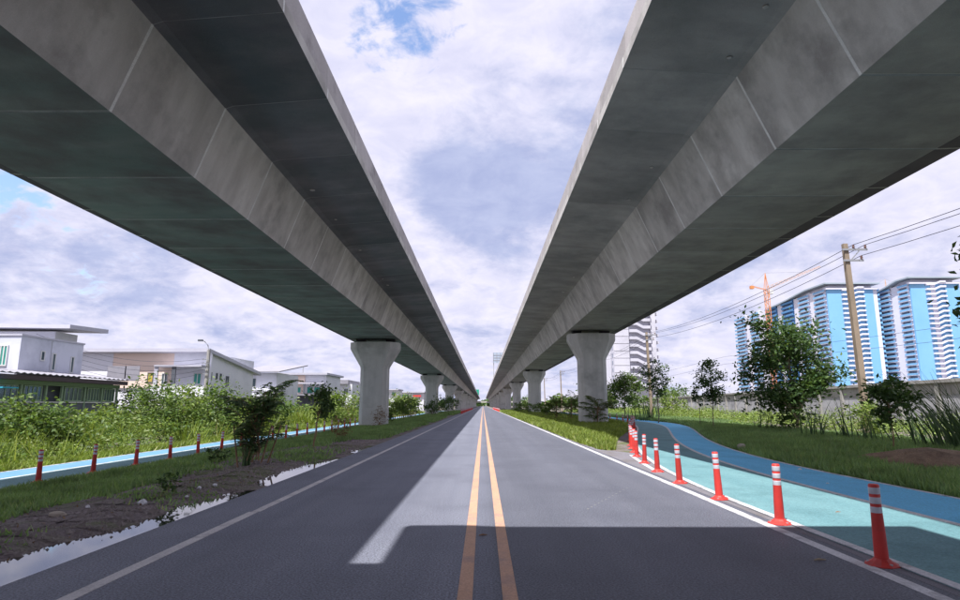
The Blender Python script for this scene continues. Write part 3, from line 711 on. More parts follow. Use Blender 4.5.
# house A: flat grey block, taller white wing with a thin sloping roof, corrugated lean-to
o = house('white_house', 'white house with flat grey block and dark corrugated lean-to at the left edge')
FX = -27.3; y0 = yx(16, FX); y1 = yx(80, FX); zt = 5.55
part(o, 'block', 'grey_wall', (-38, FX, y0, y1, -.5, zt))
part(o, 'block_coping', 'fascia', (-38.05, FX+.06, y0-.06, y1+.06, zt+.002, zt+.10))
part(o, 'rear_wing', 'white_wall', (-46, at(76, 340, 44).x-1.0, 43.2, 45.6, -.5, at(60, 331.5, 43.2).z))
a = at(-80, 326, 42.4); c = at(90, 328, 42.4); c.x -= 1.3
MB().loft([[(a.x, 42.2, a.z-.05), (c.x, 42.2, c.z-.05), (c.x, 42.2, c.z+.22), (a.x, 42.2, a.z+.22)], [(a.x, 46.6, a.z+.1), (c.x, 46.6, c.z+.1), (c.x, 46.6, c.z+.4), (a.x, 46.6, a.z+.4)]]).build('roof', M['fascia'], o)
for (pa, pb, ta, tb) in ((37, 41.5, 350, 360.5), (49, 52.8, 352.5, 370.5), (68, 71.5, 356, 373)):
    win_x(o, yx(pa, FX), yx(pb, FX), zx(pa, tb, FX), zx(pa, ta, FX), FX, 'glass', 'frame_white', 0)
part(o, 'wall_seam', 'fence_wall', (FX+.002, FX+.02, yx(47.5, FX), yx(47.8, FX), 3.2, zt-.05))
win_y(o, at(-6, 350, y0).x, at(8.5, 350, y0).x, at(4, 366, y0).z, at(4, 345, y0).z, y0, 'green_glass', 'frame_white', 3)
# lean-to: roof of corrugated sheet, posts, windows, panels, base wall
EX = -25.0; ya, yb_ = 26.0, yx(129, EX); ze = 3.2
n = int((yb_-ya)/.25); cor = MB()
for k in range(n+1):
    y = ya+(yb_-ya)*k/n; dz = .035 if k % 2 else -.035
    cor.v += [(EX, y, ze+dz), (FX-.2, y, 3.50+dz), (FX-.2, y, 3.54+dz), (EX, y, ze+.04+dz)]
for k in range(n):
    for q in range(4): cor.f.append((4*k+q, 4*k+(q+1) % 4, 4*k+4+(q+1) % 4, 4*k+4+q)); cor.m.append(0)
cor.build('corrugated_roof', M['roof_metal'], o)
part(o, 'eave_beam', 'roof_edge', (EX-.25, EX-.05, ya, yb_, 2.86, 3.12))
WX = EX-.45
part(o, 'lintel', 'green_trim', (WX-.12, WX+.04, ya, yb_-.3, 2.62, 2.858))
part(o, 'lower_panel', 'dark_panel', (WX-.10, WX, ya, yb_-.3, .95, 1.62))
part(o, 'inner_wall', 'dark_panel', (WX-.6, WX-.45, ya, yb_-.3, .95, 2.9))
part(o, 'sill', 'frame_white', (WX-.12, WX+.05, ya, yb_-.3, 1.625, 1.70))
part(o, 'base_wall', 'block_wall', (WX-.15, WX+.08, ya, yb_+1.5, -.6, .94))
for px in (-10, 22, 47, 63, 86, 103, 118):
    y = yx(px, WX); part(o, 'post', 'green_trim', (WX-.06, WX+.06, y-.06, y+.06, .945, 2.615))
for pa, pb in ((-8, 21), (24, 45), (65, 85), (88, 102), (104.5, 117)):
    win_x(o, yx(pa, WX)+.1, yx(pb, WX)-.1, 1.72, 2.6, WX-.06, 'glass', 'green_trim', 3)
part(o, 'blue_awning', 'blue_sheet', (EX-.3, EX+.7, yx(-10, EX), yx(6.5, EX), 2.35, 2.42))
part(o, 'blue_box', 'blue_sheet', (FX+.3, FX+.9, yx(-25, FX), yx(2, FX)-2.2, 4.0, 5.3))
# house B
def ph(o, name, m, px0, px1, py0, py1, Y, dep=.2):
    a = at(px0, py0, Y); c = at(px1, py1, Y); return MB().box(a.x, c.x, Y, Y+dep, c.z, a.z).build(name, M[m], o)
def wpy(o, px0, px1, py0, py1, Y, **k):
    a = at(px0, py0, Y); c = at(px1, py1, Y); return win_y(o, a.x, c.x, c.z, a.z, Y, **k)
o = house('peach_and_white_house', 'wide peach and white two storey house with a thin flat roof edge behind bushes'); Y = 55
sx = at(207, 380, Y).x; zt = at(150, 353, Y).z
part(o, 'body', 'white_wall', (at(60, 380, Y).x, sx, Y+.2, Y+11, -.5, zt))
ph(o, 'peach_panel', 'peach_wall', 107, 174.5, 352.6, 388, Y+.05, .14)
ph(o, 'white_panel', 'white_wall', 174.8, 207, 352.6, 420, Y, .19)
ph(o, 'side_panel', 'white_wall', 60, 106.8, 352.6, 420, Y+.02, .17)
f0 = at(60, 352.5, Y); f1 = at(213, 349, Y)
b = MB(); x0, x1 = f0.x, f1.x; za, zb = f0.z, f1.z; YB = Y+12.5; dz = -1.5
b.loft([[(x0, Y-.7, za), (x1, Y-.7, za), (x1, Y-.7, zb), (x0, Y-.7, zb)], [(x0, YB, za+dz), (x1, YB, za+dz), (x1, YB, zb+dz), (x0, YB, zb+dz)]]); b.build('roof', M['fascia'], o)
ph(o, 'screen', 'roof_metal', 108, 125, 366, 381, Y-1.5, .06); ph(o, 'screen', 'roof_metal', 125.4, 138.5, 366, 381, Y-1.5, .06)
wpy(o, 148, 153, 372.5, 382.5, Y+.04, glass='yellow_curtain', nm=0, frame='frame_dark'); wpy(o, 194, 201, 373, 384.5, Y-.01, glass='green_glass'); wpy(o, 162, 167, 373, 385, Y+.04, glass='glass')
ph(o, 'canopy', 'fascia', 154, 201.5, 365, 366.6, Y-1.6, 1.55); ph(o, 'canopy_post', 'frame_dark', 172, 173.4, 366.7, 395, Y-1.5, .15); ph(o, 'canopy_post', 'fascia', 154.5, 155.5, 366.7, 395, Y-1.5, .15)
ph(o, 'balcony_wall', 'white_wall', 150, 206, 386, 396, Y-1.62, .12); ph(o, 'balcony_slab', 'fascia', 150, 207, 396, 398, Y-1.7, 1.68)
for pa, pb, ta, tb in ((209.6, 211.2, 372, 379.5), (215.6, 217, 373, 379), (219.4, 221, 373.5, 380), (225.6, 228.4, 376, 386.5)):
    win_x(o, yx(pa, sx), yx(pb, sx), zx(pa, tb, sx), zx(pa, ta, sx), sx, 'glass', 'frame_dark', 0)
# house C
o = house('white_house', 'white house with a pale sloped roof and large mesh satellite dish'); Y = 75
part(o, 'body', 'white_wall', (at(228, 380, Y).x, at(276, 380, Y).x, Y+.2, Y+9, -.5, at(250, 372.5, Y).z))
a = at(233, 372.5, Y); c = at(281, 372.5, Y); zz = at(250, 366, Y+3).z
MB().loft([[(a.x, Y-.6, a.z), (c.x, Y-.6, c.z), (c.x, Y-.6, c.z+.12), (a.x, Y-.6, a.z+.12)], [(a.x, Y+10, zz+.3), (c.x+.4, Y+10, zz+.42), (c.x+.4, Y+10, zz+.57), (a.x, Y+10, zz+.45)]]).build('roof', M['roof_metal'], o)
wpy(o, 246, 256, 378, 387.5, Y+.19, glass='glass', nm=1); ph(o, 'balcony_wall', 'fascia', 229, 277, 391, 393, Y-1.2, .1); ph(o, 'balcony_slab', 'white_wall', 229, 277, 395, 397, Y-1.2, 1.38)
bl = MB()
for k in range(34): a = at(230+k*1.4, 393, Y-1.15); bl.box(a.x, a.x+.05, Y-1.17, Y-1.12, a.z-.30, a.z-.003)
bl.build('baluster_row', M['fascia'], o)
d = tag(empty('satellite_dish', at(236, 391, Y-1.6)), 'large dark mesh satellite dish tilted up on the white house balcony', 'satellite dish')
b = MB(); n = 16
for r0, r1 in ((0, .35), (.35, .7), (.7, 1.0)):
    for k in range(n):
        q = [(r*math.cos(t), r*math.sin(t), .35*r*r) for r, t in ((r0, 2*math.pi*k/n), (r1, 2*math.pi*k/n), (r1, 2*math.pi*(k+1)/n), (r0, 2*math.pi*(k+1)/n))]
        q = q if r0 > 0 else q[1:]
        b.poly(q)
db = b.build('bowl', M['dish_mesh'], d, loc=(0, 0, .9)); db.rotation_euler = (R(-35), R(40), 0)
b = MB(); b.bar((0, 0, -.35), (0, 0, .95), .09); b.bar((0, 0, .9), (.55, -.45, 1.75), .04); b.build('mast', M['galvanised'], d)
# house D
o = house('peach_and_white_house', 'smaller peach and white house with twin green windows above a dark porch'); Y = 90
part(o, 'body', 'white_wall', (at(281, 380, Y).x, at(326, 380, Y).x, Y+.2, Y+9, -.5, at(300, 375.2, Y).z))
ph(o, 'peach_panel', 'peach_wall', 282, 304, 375.3, 395, Y, .19)
a = at(279, 375, Y); c = at(328.5, 373, Y); part(o, 'roof', 'fascia', (a.x, c.x, Y-.7, Y+10, a.z, c.z))
for q in ((307, 313), (314, 320)): wpy(o, q[0], q[1], 386.8, 393.5, Y-.02 if False else Y+.18, glass='green_glass', nm=0)
wpy(o, 297.5, 301, 387, 393, Y-.01, glass='green_glass', nm=0); wpy(o, 290, 293, 386.5, 392, Y-.01, glass='green_glass', nm=0)
ph(o, 'canopy', 'fascia', 294, 324, 382.5, 383.8, Y-1, .98); ph(o, 'canopy_post', 'frame_dark', 303.2, 304.2, 383.9, 394, Y-1, .15)
ph(o, 'porch_roof', 'roof_metal', 288, 326, 394, 395.5, Y-2, 1.98); ph(o, 'porch_screen', 'dark_panel', 290, 326, 396, 407, Y-.2, .1)
ph(o, 'antenna', 'galvanised', 302.8, 303.3, 366, 373, Y+1, .08)
# house E, F, G and the far ones
o = house('white_house', 'plain white house with pale roof just left of the near left pier'); Y = 108
part(o, 'body', 'white_wall', (at(329, 380, Y).x, at(352, 380, Y).x, Y+.2, Y+9, -.5, at(340, 384, Y).z))
a = at(328, 384, Y); c = at(349, 380, Y); part(o, 'roof', 'roof_metal', (a.x, c.x, Y-.6, Y+9.5, a.z, c.z)); wpy(o, 333, 340, 389, 394.5, Y+.19, glass='green_glass'); wpy(o, 344, 348, 388.5, 395, Y+.19, glass='glass')
for k, (p0, p1, pt, Y, lab) in enumerate(((345, 366, 383, 128, 'white house with dark windows half hidden by the near left pier'), (384, 398, 389, 165, 'distant white house just right of the near left pier'), (398, 424, 391.5, 190, 'distant white house with a red sign beside the second left pier'))):
    o = house('white_house', lab)
    part(o, 'body', 'white_wall', (at(p0, 380, Y).x, at(p1, 380, Y).x, Y+.2, Y+9, -.5, at(p0, pt+1.3, Y).z))
    a = at(p0-.8, pt+1.2, Y); c = at(p1+.8, pt, Y); part(o, 'roof', 'fascia', (a.x, c.x, Y-.7, Y+9.5, a.z, c.z))
    w = (p1-p0)/3
    for q in (.35, 1.7): wpy(o, p0+w*q, p0+w*q+w*.8, pt+3, pt+6, Y+.19, glass='green_glass', nm=1)
    if k == 2: ph(o, 'red_sign', 'red_sign', 413, 421, 395, 397, Y-.4, .2)

# street lamp and cables among the houses
Y = 47; P = at(205, 400, Y); o = tag(empty('street_lamp', (P.x, Y, 0)), 'concrete street lamp pole with a curved arm before the peach house', 'street lamp')
zt = at(204, 350, Y).z
MB().tube([(0, 0, -.5), (0, 0, zt)], [.19, .13], 8).build('pole', M['fence_beam'], o)
b = MB(); b.tube([(0, 0, zt-.1), (-.05, -.1, zt+.35), (-.25, -.3, zt+.65), (-.45, -.4, zt+.72)], .04, 6); b.build('arm', M['galvanised'], o)
MB().loft([[(x*.8-.5, y*.6-.42, z+zt+.70) for x, y in ((-.25, -.15), (.2, -.12), (.2, .12), (-.25, .15))] for z in (-.06, .08)]).build('lamp_head', M['frame_dark'], o)
for z in (zt-.8, zt-1.1, zt-1.5, zt-1.9): MB().box(-.35, .2, -.26, -.2, z, z+.06).build('bracket', M['galvanised'], o)
b = MB()
for k in range(5):
    z = zt-.7-.28*k; e = at(78+6*k, 338+7*k, 42)
    b.tube([Vector((P.x-.2, Y-.2, z))*(1-f)+Vector((e.x-3, e.y+.0, e.z+.3))*f-Vector((0, 0, .9*4*f*(1-f))) for f in [q/10 for q in range(11)]], .014, 4)
tag(b.build('cable_bundle', M['wire_black']), 'bundle of thin black cables sagging from the street lamp pole to the left', 'wire')

# sign boards far down the road, standing on the decks
Y = 262; a = at(493, 352.5, Y); c = at(511, 363, Y); cx = (a.x+c.x)/2; DZ = 9.46
o = tag(empty('sign_frame', (cx, Y, DZ)), 'tall grey sign frame on thin posts standing on the far right viaduct deck', 'sign')
MB().box(a.x-cx, c.x-cx, -.2, .2, c.z-DZ, a.z-DZ).build('board', M['billboard_grey'], o)
for k in range(1, 4): z = c.z+(a.z-c.z)*k/4-DZ; MB().box(a.x-cx, c.x-cx, -.32, -.205, z-.08, z+.08).build('rail', M['galvanised'], o)
for k in range(0, 6): x = (a.x-cx)+(c.x-a.x-.16)*k/5+.08; MB().box(x-.08, x+.08, -.36, -.325, c.z-DZ, a.z-DZ).build('upright', M['galvanised'], o)
for x in (a.x-cx+.15, c.x-cx-.5): MB().box(x, x+.3, .25, .5, -.02, c.z-DZ+1).build('post', M['galvanised'], o)
Y = 450; a = at(475, 389.5, Y); c = at(479, 395, Y); cx = (a.x+c.x)/2-.6; o = tag(empty('road_sign', (cx, Y, 9.1)), 'small green highway sign on the far end of the left viaduct deck', 'sign')
MB().box(a.x-cx, c.x-cx, -.1, .1, c.z-9.1, a.z-9.1).build('board', M['sign_green'], o); MB().box(a.x-cx, a.x-cx+.3, .12, .4, 0, a.z-9.1).build('post', M['galvanised'], o)

# ---------------------------------------------------------------- vegetation
def unit(v): return v/np.maximum(np.linalg.norm(v, axis=1, keepdims=True), 1e-6)
def leaf_quads(c, size, rng, up=.3, aspect=.5, hang=0., fold=.12):
    n = len(c); size = np.broadcast_to(np.asarray(size, dtype=float), (n,))[:, None]*rng.uniform(.65, 1.3, (n, 1))
    a = rng.normal(size=(n, 3)); a[:, 2] = a[:, 2]*.6-hang; a = unit(a)
    nrm = rng.normal(size=(n, 3))*.8; nrm[:, 2] += up+.5; b = unit(np.cross(a, nrm)); k = unit(np.cross(b, a))
    tip = c+a*size*.55-k*size*fold; base = c-a*size*.45-k*size*fold*.5
    m = c+a*size*.02
    return np.stack([base, m+b*size*aspect*.5, tip, m-b*size*aspect*.5], 1).reshape(-1, 3)
def tree(name, label, x, y, h, crown, seed, nleaf, lsize, lm='leaf_dark', bark='bark', group=None, trunk_r=.06, cat='tree', clumps=45, trunk_x=0., stems=1, csig=.17, z=None, hang=.1, inner=.35):
    """crown = (cx, cy, cz, rx, ry, rz) relative to the base"""
    rng = np.random.default_rng(seed); z0 = float(ground_h(x, y)) if z is None else z
    o = tag(empty(name, (x, y, z0)), label, cat, group)
    cx, cy, cz, rx, ry, rz = crown; C = np.array([cx, cy, cz]); Rr = np.array([rx, ry, rz])
    b = MB(); cl = []
    for s in range(stems):
        bx = rng.normal(0, .12, 2) if stems > 1 else np.zeros(2)
        if stems > 1: top = C+rng.normal(size=3)*Rr*.4
        else: top = np.array([cx, cy, cz+rz*.55])
        pts = []; nseg = 6
        for k in range(nseg+1):
            f = k/nseg; w = rng.normal(0, .03*h*.25, 2) if 0 < k < nseg else np.zeros(2)
            pts.append(np.array([bx[0]+trunk_x*math.sin(f*3)+(top[0]-bx[0])*f**1.4+w[0], bx[1]+(top[1]-bx[1])*f**1.4+w[1], -.15+(top[2]+.15)*f]))
        r0 = trunk_r/(stems**.4); b.tube(pts, [r0*(1-.8*k/nseg) for k in range(nseg+1)], 6)
        for q in range(clumps//stems):
            d = rng.normal(size=3); d /= np.linalg.norm(d); rr = rng.uniform(inner, 1)**.6
            P = C+d*Rr*rr*np.array([1, 1, 1]); 
            if P[2] < .15: P[2] = .15+rng.uniform(0, .2)
            f = np.clip((P[2]-rng.uniform(.15, .5)*rz*1.2)/max(top[2], .1), .15, .95); i = int(f*nseg); i = min(i, nseg-1); g = f*nseg-i
            A = pts[i]*(1-g)+pts[i+1]*g; mid = (A+P)/2+rng.normal(0, .06, 3)*rx; mid[2] += .04*h
            rl = r0*.42*(1-f*.5); b.tube([A, mid, P], [rl, rl*.6, rl*.2], 4); cl.append(P)
            cl.append(mid*.35+P*.65+rng.normal(0, .1, 3)*Rr)
    b.build('trunk', M[bark], o)
    cl = np.array(cl); wgt = rng.uniform(.3, 1.5, len(cl)); wgt /= wgt.sum()
    idx = rng.choice(len(cl), nleaf, p=wgt); sg = csig*min(rx, rz)*rng.uniform(.6, 1.5, len(cl))
    c = cl[idx]+rng.normal(size=(nleaf, 3))*sg[idx][:, None]*np.array([1.15, 1.15, .85]); c[:, 2] = np.maximum(c[:, 2], .06)
    link('crown', fast('crown', leaf_quads(c, lsize, rng, hang=hang), 4, M[lm]), o)
    return o
def fronds(name, label, x, y, spec, seed, group=None, stems=(), lm='leaf_palm', z=None, cat='palm'):
    """spec: (origin, azimuth, length, rise, leaflet) fronds with leaflets on an arching rib"""
    rng = np.random.default_rng(seed); z0 = float(ground_h(x, y)) if z is None else z
    o = tag(empty(name, (x, y, z0)), label, cat, group); ribs = MB(); Q = []
    for org, az, ln, rise, lf in spec:
        d = np.array([math.cos(az), math.sin(az), 0]); side = np.array([-d[1], d[0], 0]); pts = []
        el = .35+rise*1.12; bend = 1.15+.9*rng.uniform(0, 1); P_ = np.array(org, dtype=float); pts.append(P_)
        for k in range(10):
            an = el-bend*((k+.5)/10)**1.5; P_ = P_+(d*math.cos(an)+np.array([0, 0, 1])*math.sin(an))*ln/10; pts.append(P_)
        ribs.tube(pts, [.016*(1-.8*k/10) for k in range(11)], 4)
        P = np.array(pts); n = int(ln*22)
        for s in (-1, 1):
            t = np.linspace(.18, .99, n)+rng.normal(0, .005, n); t = np.clip(t, .1, .995); i = np.minimum((t*10).astype(int), 9); g = (t*10-i)[:, None]
            c = P[i]*(1-g)+P[i+1]*g; tan = unit(P[i+1]-P[i]); ll = (lf*np.sin(np.clip(t*1.15, 0, 1)*math.pi*.92+.12)*rng.uniform(.8, 1.15, n))[:, None]
            dr = unit(tan*.75+s*side*1.0+np.array([0, 0, -.35])+rng.normal(0, .12, (n, 3))); wv = unit(np.cross(dr, np.array([0, 0, 1.])+rng.normal(0, .3, (n, 3))))*.026
            m = c+dr*ll*.5; tip = c+dr*ll-np.array([0, 0, .18])*ll
            Q.append(np.stack([c, m+wv, tip, m-wv], 1).reshape(-1, 3))
    for pts, r in stems: ribs.tube(pts, [r, r*.8] if len(pts) == 2 else [r*(1-.25*k/(len(pts)-1)) for k in range(len(pts))], 6)
    ribs.build('stems', M['dry_stem'], o)
    link('fronds', fast('fronds', np.concatenate(Q), 4, M[lm]), o)
    return o
def palm_spec(seed, n, h, ln, lf, spread=.25):
    rng = random.Random(seed); out = []
    for k in range(n):
        a = rng.uniform(0, 2*math.pi); out.append(((rng.gauss(0, spread*.4), rng.gauss(0, spread*.4), h*rng.uniform(.0, .75)), a, ln*rng.uniform(.7, 1.15), rng.uniform(.35, 1.0), lf))
    return out
def reeds(name, label, x, y, n, h, spread, lean, seed, lm='leaf_reed', w=.03, cat='reeds', group=None):
    rng = np.random.default_rng(seed); o = None
    bx = rng.normal(0, spread, (n, 2)); hh = h*rng.uniform(.55, 1.15, n); dl = np.stack([rng.normal(lean[0], .22, n), rng.normal(lean[1], .22, n)], 1); Q = []
    for k in range(n):
        a = rng.uniform(0, math.pi); s = np.array([math.cos(a), math.sin(a)*.4, 0])*w
        p = np.array([bx[k, 0], bx[k, 1], 0.]); pr = None
        for j in range(5):
            t = j/4; c = p+np.array([dl[k, 0]*t**1.5*hh[k], dl[k, 1]*t**1.5*hh[k], hh[k]*(t-.12*t*t)])
            ww = s*(1-t*.93)
            if pr is not None: Q.append([pr[0]-pr[1], pr[0]+pr[1], c+ww, c-ww])
            pr = (c, ww)
    me = fast('blades', np.array(Q).reshape(-1, 3), 4, M[lm])
    o = link(name, me, None, (x, y, float(ground_h(x, y)))); return tag(o, label, cat, group)

# saplings and trees beside the right path
tree('tree', 'big dark leafy tree in front of the wide blue tower', *gnd(797, 433).xy, 6.6, (-.45, 0, 3.75, 2.85, 2.2, 3.05), 17, 9000, .25, 'leaf_dark', 'pale_bark', 'trees on the right verge', .10, clumps=50, trunk_x=.2, csig=.12, inner=.2)
p = at(712, 400, 38); tree('sapling', 'slender young tree right of the grey tower, standing alone before the wall', p.x, 38, 4.3, (0, 0, 3.0, .95, .9, 1.35), 12, 1500, .19, 'leaf_dark', 'bark', 'trees on the right verge', .035, clumps=26)
p = at(699, 400, 40); tree('sapling', 'thin low sapling just left of the lone young tree', p.x, 40, 2.8, (0, 0, 2.1, .4, .4, .8), 52, 330, .17, 'leaf_dark', 'bark', 'trees on the right verge', .025, clumps=10)
p = at(657, 400, 52); tree('sapling', 'tall thin young tree in front of the grey tower', p.x, 52, 5.6, (0, 0, 3.9, 1.25, 1.1, 1.75), 13, 1400, .22, 'leaf_dark', 'bark', 'trees on the right verge', .05, clumps=22)
p = at(624, 400, 66); tree('tree', 'round green tree just right of the near right pier', p.x, 66, 5.2, (.2, 0, 3.2, 1.9, 1.7, 1.75), 14, 3600, .26, 'leaf_mid', 'bark', 'trees on the right verge', .07, clumps=40)
p = gnd(895, 453); tree('shrub', 'low dark leafy shrub on a thin stem beside the brown soil mound', p.x, p.y, 2.3, (0, 0, 1.62, .95, .8, .62), 15, 1500, .17, 'leaf_dark', 'dry_stem', 'trees on the right verge', .028, clumps=30, cat='shrub')
tree('tree', 'tree at the right edge with only branch tips showing', 13.7, 14.3, 6.2, (0, 0, 4.1, 2.25, 1.8, 1.7), 16, 5200, .22, 'leaf_dark', 'bark', 'trees on the right verge', .09, clumps=46, csig=.14)
p = at(869, 405, 27.5); tree('shrub', 'bright green shrub around the foot of the tan power pole', p.x-.1, 27.5, 1.9, (0, 0, .95, .95, .8, .85), 58, 1100, .16, 'leaf_bright', 'bark', 'shrubs before the boundary wall', .03, cat='shrub', stems=4, clumps=30)
for k, (px, Y, hh) in enumerate(((590, 105, 4.2), (640, 95, 3.6), (673, 92, 3.4), (690, 120, 4))):
    p = at(px, 400, Y); tree('shrub', ['leafy shrub behind the near right pier', 'green shrub at the foot of the round tree', 'yellow-green shrub against the boundary wall below the thin young tree', 'shrub top peeking over the boundary wall'][k], p.x, Y, hh, (0, 0, hh*.5, hh*.55, hh*.5, hh*.42), 60+k, 900, .36, 'leaf_mid' if k != 2 else 'leaf_bright', 'bark', 'shrubs before the boundary wall', .05, cat='shrub', stems=3, clumps=24)
# tall rushes and reeds before the wall
for k, (px, Y, n, h, sp, ln) in enumerate(((815, 27, 16, 1.9, .25, (0, 0)), (843, 26, 14, 1.9, .15, (-.05, 0)), (866, 25, 18, 1.8, .22, (-.15, 0)), (945, 21, 60, 2.7, .38, (-.55, 0)), (968, 19.5, 80, 2.6, .28, (-.55, -.1)), (915, 24, 22, 2.0, .4, (-.35, 0)), (648, 60, 40, 3.2, .7, (0, 0)), (762, 34, 16, 1.8, .3, (.1, 0)))):
    p = at(px, 420, Y)
    reeds('reed_clump', ['upright rush clump under the big tree’s right side', 'pair-like upright rush clump left of the power pole', 'slightly leaning rushes at the foot of the power pole', 'tall reeds leaning left behind the brown mound', 'tall leaning reeds cut by the right edge', 'short leaning reeds behind the dark shrub', 'tall pale reeds in front of the wall by the thin young tree', 'low rushes under the left side of the big tree'][k].replace('’', "'"), p.x, Y, n, h, sp, ln, 80+k, w=.035 if Y < 40 else .06, group='reeds before the wall')
# plants on the grass island by the right piers
ip = [(556, 62, 2.6), (571, 60, 3.0), (583, 58, 2.9), (597, 46, 2.2)]
for k, (px, Y, h) in enumerate(ip):
    p = at(px, 410, Y); fronds('young_palm', ['small arching palm farthest left on the grass island', 'arching palm second from left on the grass island', 'arching palm left of the near right pier', 'droopy palm leaning on the front of the near right pier'][k], p.x, Y, palm_spec(30+k, 26, h*.8, 1.6, .6, .5), 30+k, 'palms on the grass island', [(((0, 0, -.1), (.05, 0, h*.6)), .05)], 'leaf_mid')
# palms and shrubs on the left verge
g = gnd(250, 467, -.06)
rq = random.Random(41); sp = []
for k in range(34):
    a_ = rq.uniform(0, 2*math.pi); sp.append(((rq.gauss(.02, .13), rq.gauss(0, .12), rq.uniform(.05, 1.15)), a_, rq.uniform(.95, 1.5), rq.uniform(.68, 1.0), rq.uniform(.34, .48)))
sp += [((.2, 0, 1.1), .1, 1.7, 1.05, .45), ((.2, .1, 1.0), .35, 1.7, 1.05, .45), ((.2, -.1, .6), -.3, 1.8, 1.0, .45), ((-.1, 0, .5), 2.9, 1.6, 1.0, .42)]
st = [(((random.Random(k).uniform(-.35, .35), random.Random(k+50).uniform(-.25, .25), -.1), (random.Random(k).uniform(-.6, .7), random.Random(k+50).uniform(-.3, .3), 1.0)), .024) for k in range(4)]
fronds('clump_palm', 'large dark bushy clumping palm beside the road on the left verge', g.x, g.y, sp, 41, None, st)
reeds('grass_tuft', 'dark tuft of long grass around the foot of the bushy palm', g.x-.05, g.y-.1, 60, .6, .045, (0, 0), 42, 'leaf_palm', .02, 'grass')
g = gnd(311, 450, -.06); tree('sapling', 'thin two-stemmed sapling with a dark crown on the left verge', g.x, g.y, 2.2, (.32, 0, 1.62, .36, .36, .58), 43, 650, .15, 'leaf_dark', 'dry_stem', 'saplings on the left verge', .03, stems=2, clumps=22, csig=.3)
g = gnd(340, 441, -.06); tree('dry_shrub', 'brown dry shrub on the left verge before the near pier', g.x, g.y, 1.2, (0, 0, .55, .42, .4, .5), 44, 420, .09, 'leaf_dry', 'dry_stem', 'dry shrubs on the left verge', .02, stems=5, clumps=30, cat='shrub')
g = gnd(380, 426, -.06); tree('dry_shrub', 'brown dry shrub against the foot of the near left pier', g.x, g.y, 1.6, (0, 0, .8, .6, .5, .75), 45, 480, .11, 'leaf_dry', 'dry_stem', 'dry shrubs on the left verge', .02, stems=5, clumps=30, cat='shrub')
g = gnd(112, 500, -.03); tree('weed_plant', 'small dark weed growing on the bare soil of the left verge', g.x+.9, g.y, .4, (0, 0, .2, .22, .2, .16), 46, 160, .08, 'leaf_dark', 'dry_stem', None, .01, stems=3, clumps=12, cat='weed')
g = gnd(217, 462, -.2); tree('weed_plant', 'dark leafy weed left of the bushy palm', g.x, g.y, .6, (0, 0, .35, .35, .3, .25), 47, 260, .09, 'leaf_dark', 'dry_stem', None, .01, stems=3, clumps=14, cat='weed')
for k, (px, Y, h, lm) in enumerate(((392, 58, 2.2, 'leaf_mid'), (404, 66, 2.6, 'leaf_mid'), (411, 78, 3.0, 'leaf_dark'), (432, 84, 2.4, 'leaf_dark'), (440, 92, 3.1, 'leaf_dark'), (448, 98, 3.4, 'leaf_dark'), (452, 112, 3.2, 'leaf_dark'))):
    p = at(px, 412, Y); tree('shrub', 'leafy shrub under the left viaduct beyond the near pier, %s from the front' % ['first', 'second', 'third', 'fourth', 'fifth', 'sixth', 'seventh'][k], p.x, Y, h, (0, 0, h*.55, h*.42, h*.4, h*.42), 100+k, 700, .24, lm, 'bark', 'shrubs under the left viaduct', .04, stems=3, clumps=24, cat='shrub')
for k, (px, Y, h) in enumerate(((516, 125, 2.4), (521, 112, 2.2), (530, 96, 2.1), (541, 84, 2.0), (548, 74, 1.6))):
    p = at(px, 412, Y); tree('shrub', 'low shrub under the right viaduct beyond the grass island, %s from the back' % ['first', 'second', 'third', 'fourth', 'fifth'][k], p.x, Y, h, (0, 0, h*.5, h*.5, h*.45, h*.4), 120+k, 500, .24, 'leaf_mid', 'bark', 'shrubs under the right viaduct', .04, stems=3, clumps=20, cat='shrub')
# shrub trees in the weeds left of the path
LS = [(160, 31, 3.1, 1.3, 'leaf_mid', 'leafy shrub tree with pale flecks rising before the peach house'), (184, 33, 2.9, 1.1, 'leaf_bright', 'bright green shrub tree below the green window of the peach house'),
      (219, 36, 3.0, 1.3, 'leaf_mid', 'bright shrub tree under the street lamp'), (137, 43, 3.2, 1.25, 'leaf_dark', 'dense dark round bush at the end of the lean-to'),
      (60, 23, 2.0, .75, 'leaf_mid', 'vine covered bush climbing before the dark lean-to'), (8, 22, 2.1, 1.1, 'leaf_mid', 'tall weedy bush at the left edge'),
      (270, 42, 2.6, 1.4, 'leaf_mid', 'broad bush behind the clumping palm'), (243, 50, 2.7, 1.4, 'leaf_bright', 'bright bush below the satellite dish'), (332, 58, 2.9, 1.5, 'leaf_bright', 'yellow-green bush left of the near left pier'),
      (352, 62, 3.4, 1.7, 'leaf_bright', 'yellow-green bush half hidden by the near left pier'), (300, 66, 2.2, 1.6, 'leaf_mid', 'green bush under the smaller peach house'), (398, 110, 4.0, 2.6, 'leaf_bright', 'bright bush between the first two left piers'), (410, 128, 3.8, 2.8, 'leaf_bright', 'farther bright bush between the first two left piers'),
      (197, 42, 2.3, 1.1, 'leaf_bright', 'low bright shrub between the street lamp and the peach house'), (105, 30, 1.9, 1.1, 'leaf_bright', 'low bright bush in front of the lean-to windows'), (88, 27, 1.4, .9, 'leaf_bright', 'small pale bush at the foot of the lean-to wall'), (28, 27, 1.7, 1.0, 'leaf_bright', 'bright bush before the left end of the lean-to')]
for k, (px, Y, h, r, lm, lab) in enumerate(LS):
    p = at(px, 410, Y); tree('shrub', lab, p.x, Y, h, (0, 0, h*.56, r, r*.85, h*.42), 140+k, int(1500*r if Y < 60 else 900), .13+.0022*Y, lm, 'bark', 'shrubs beyond the left path', .05, stems=4, clumps=44, cat='shrub', csig=.24, z=-.3)
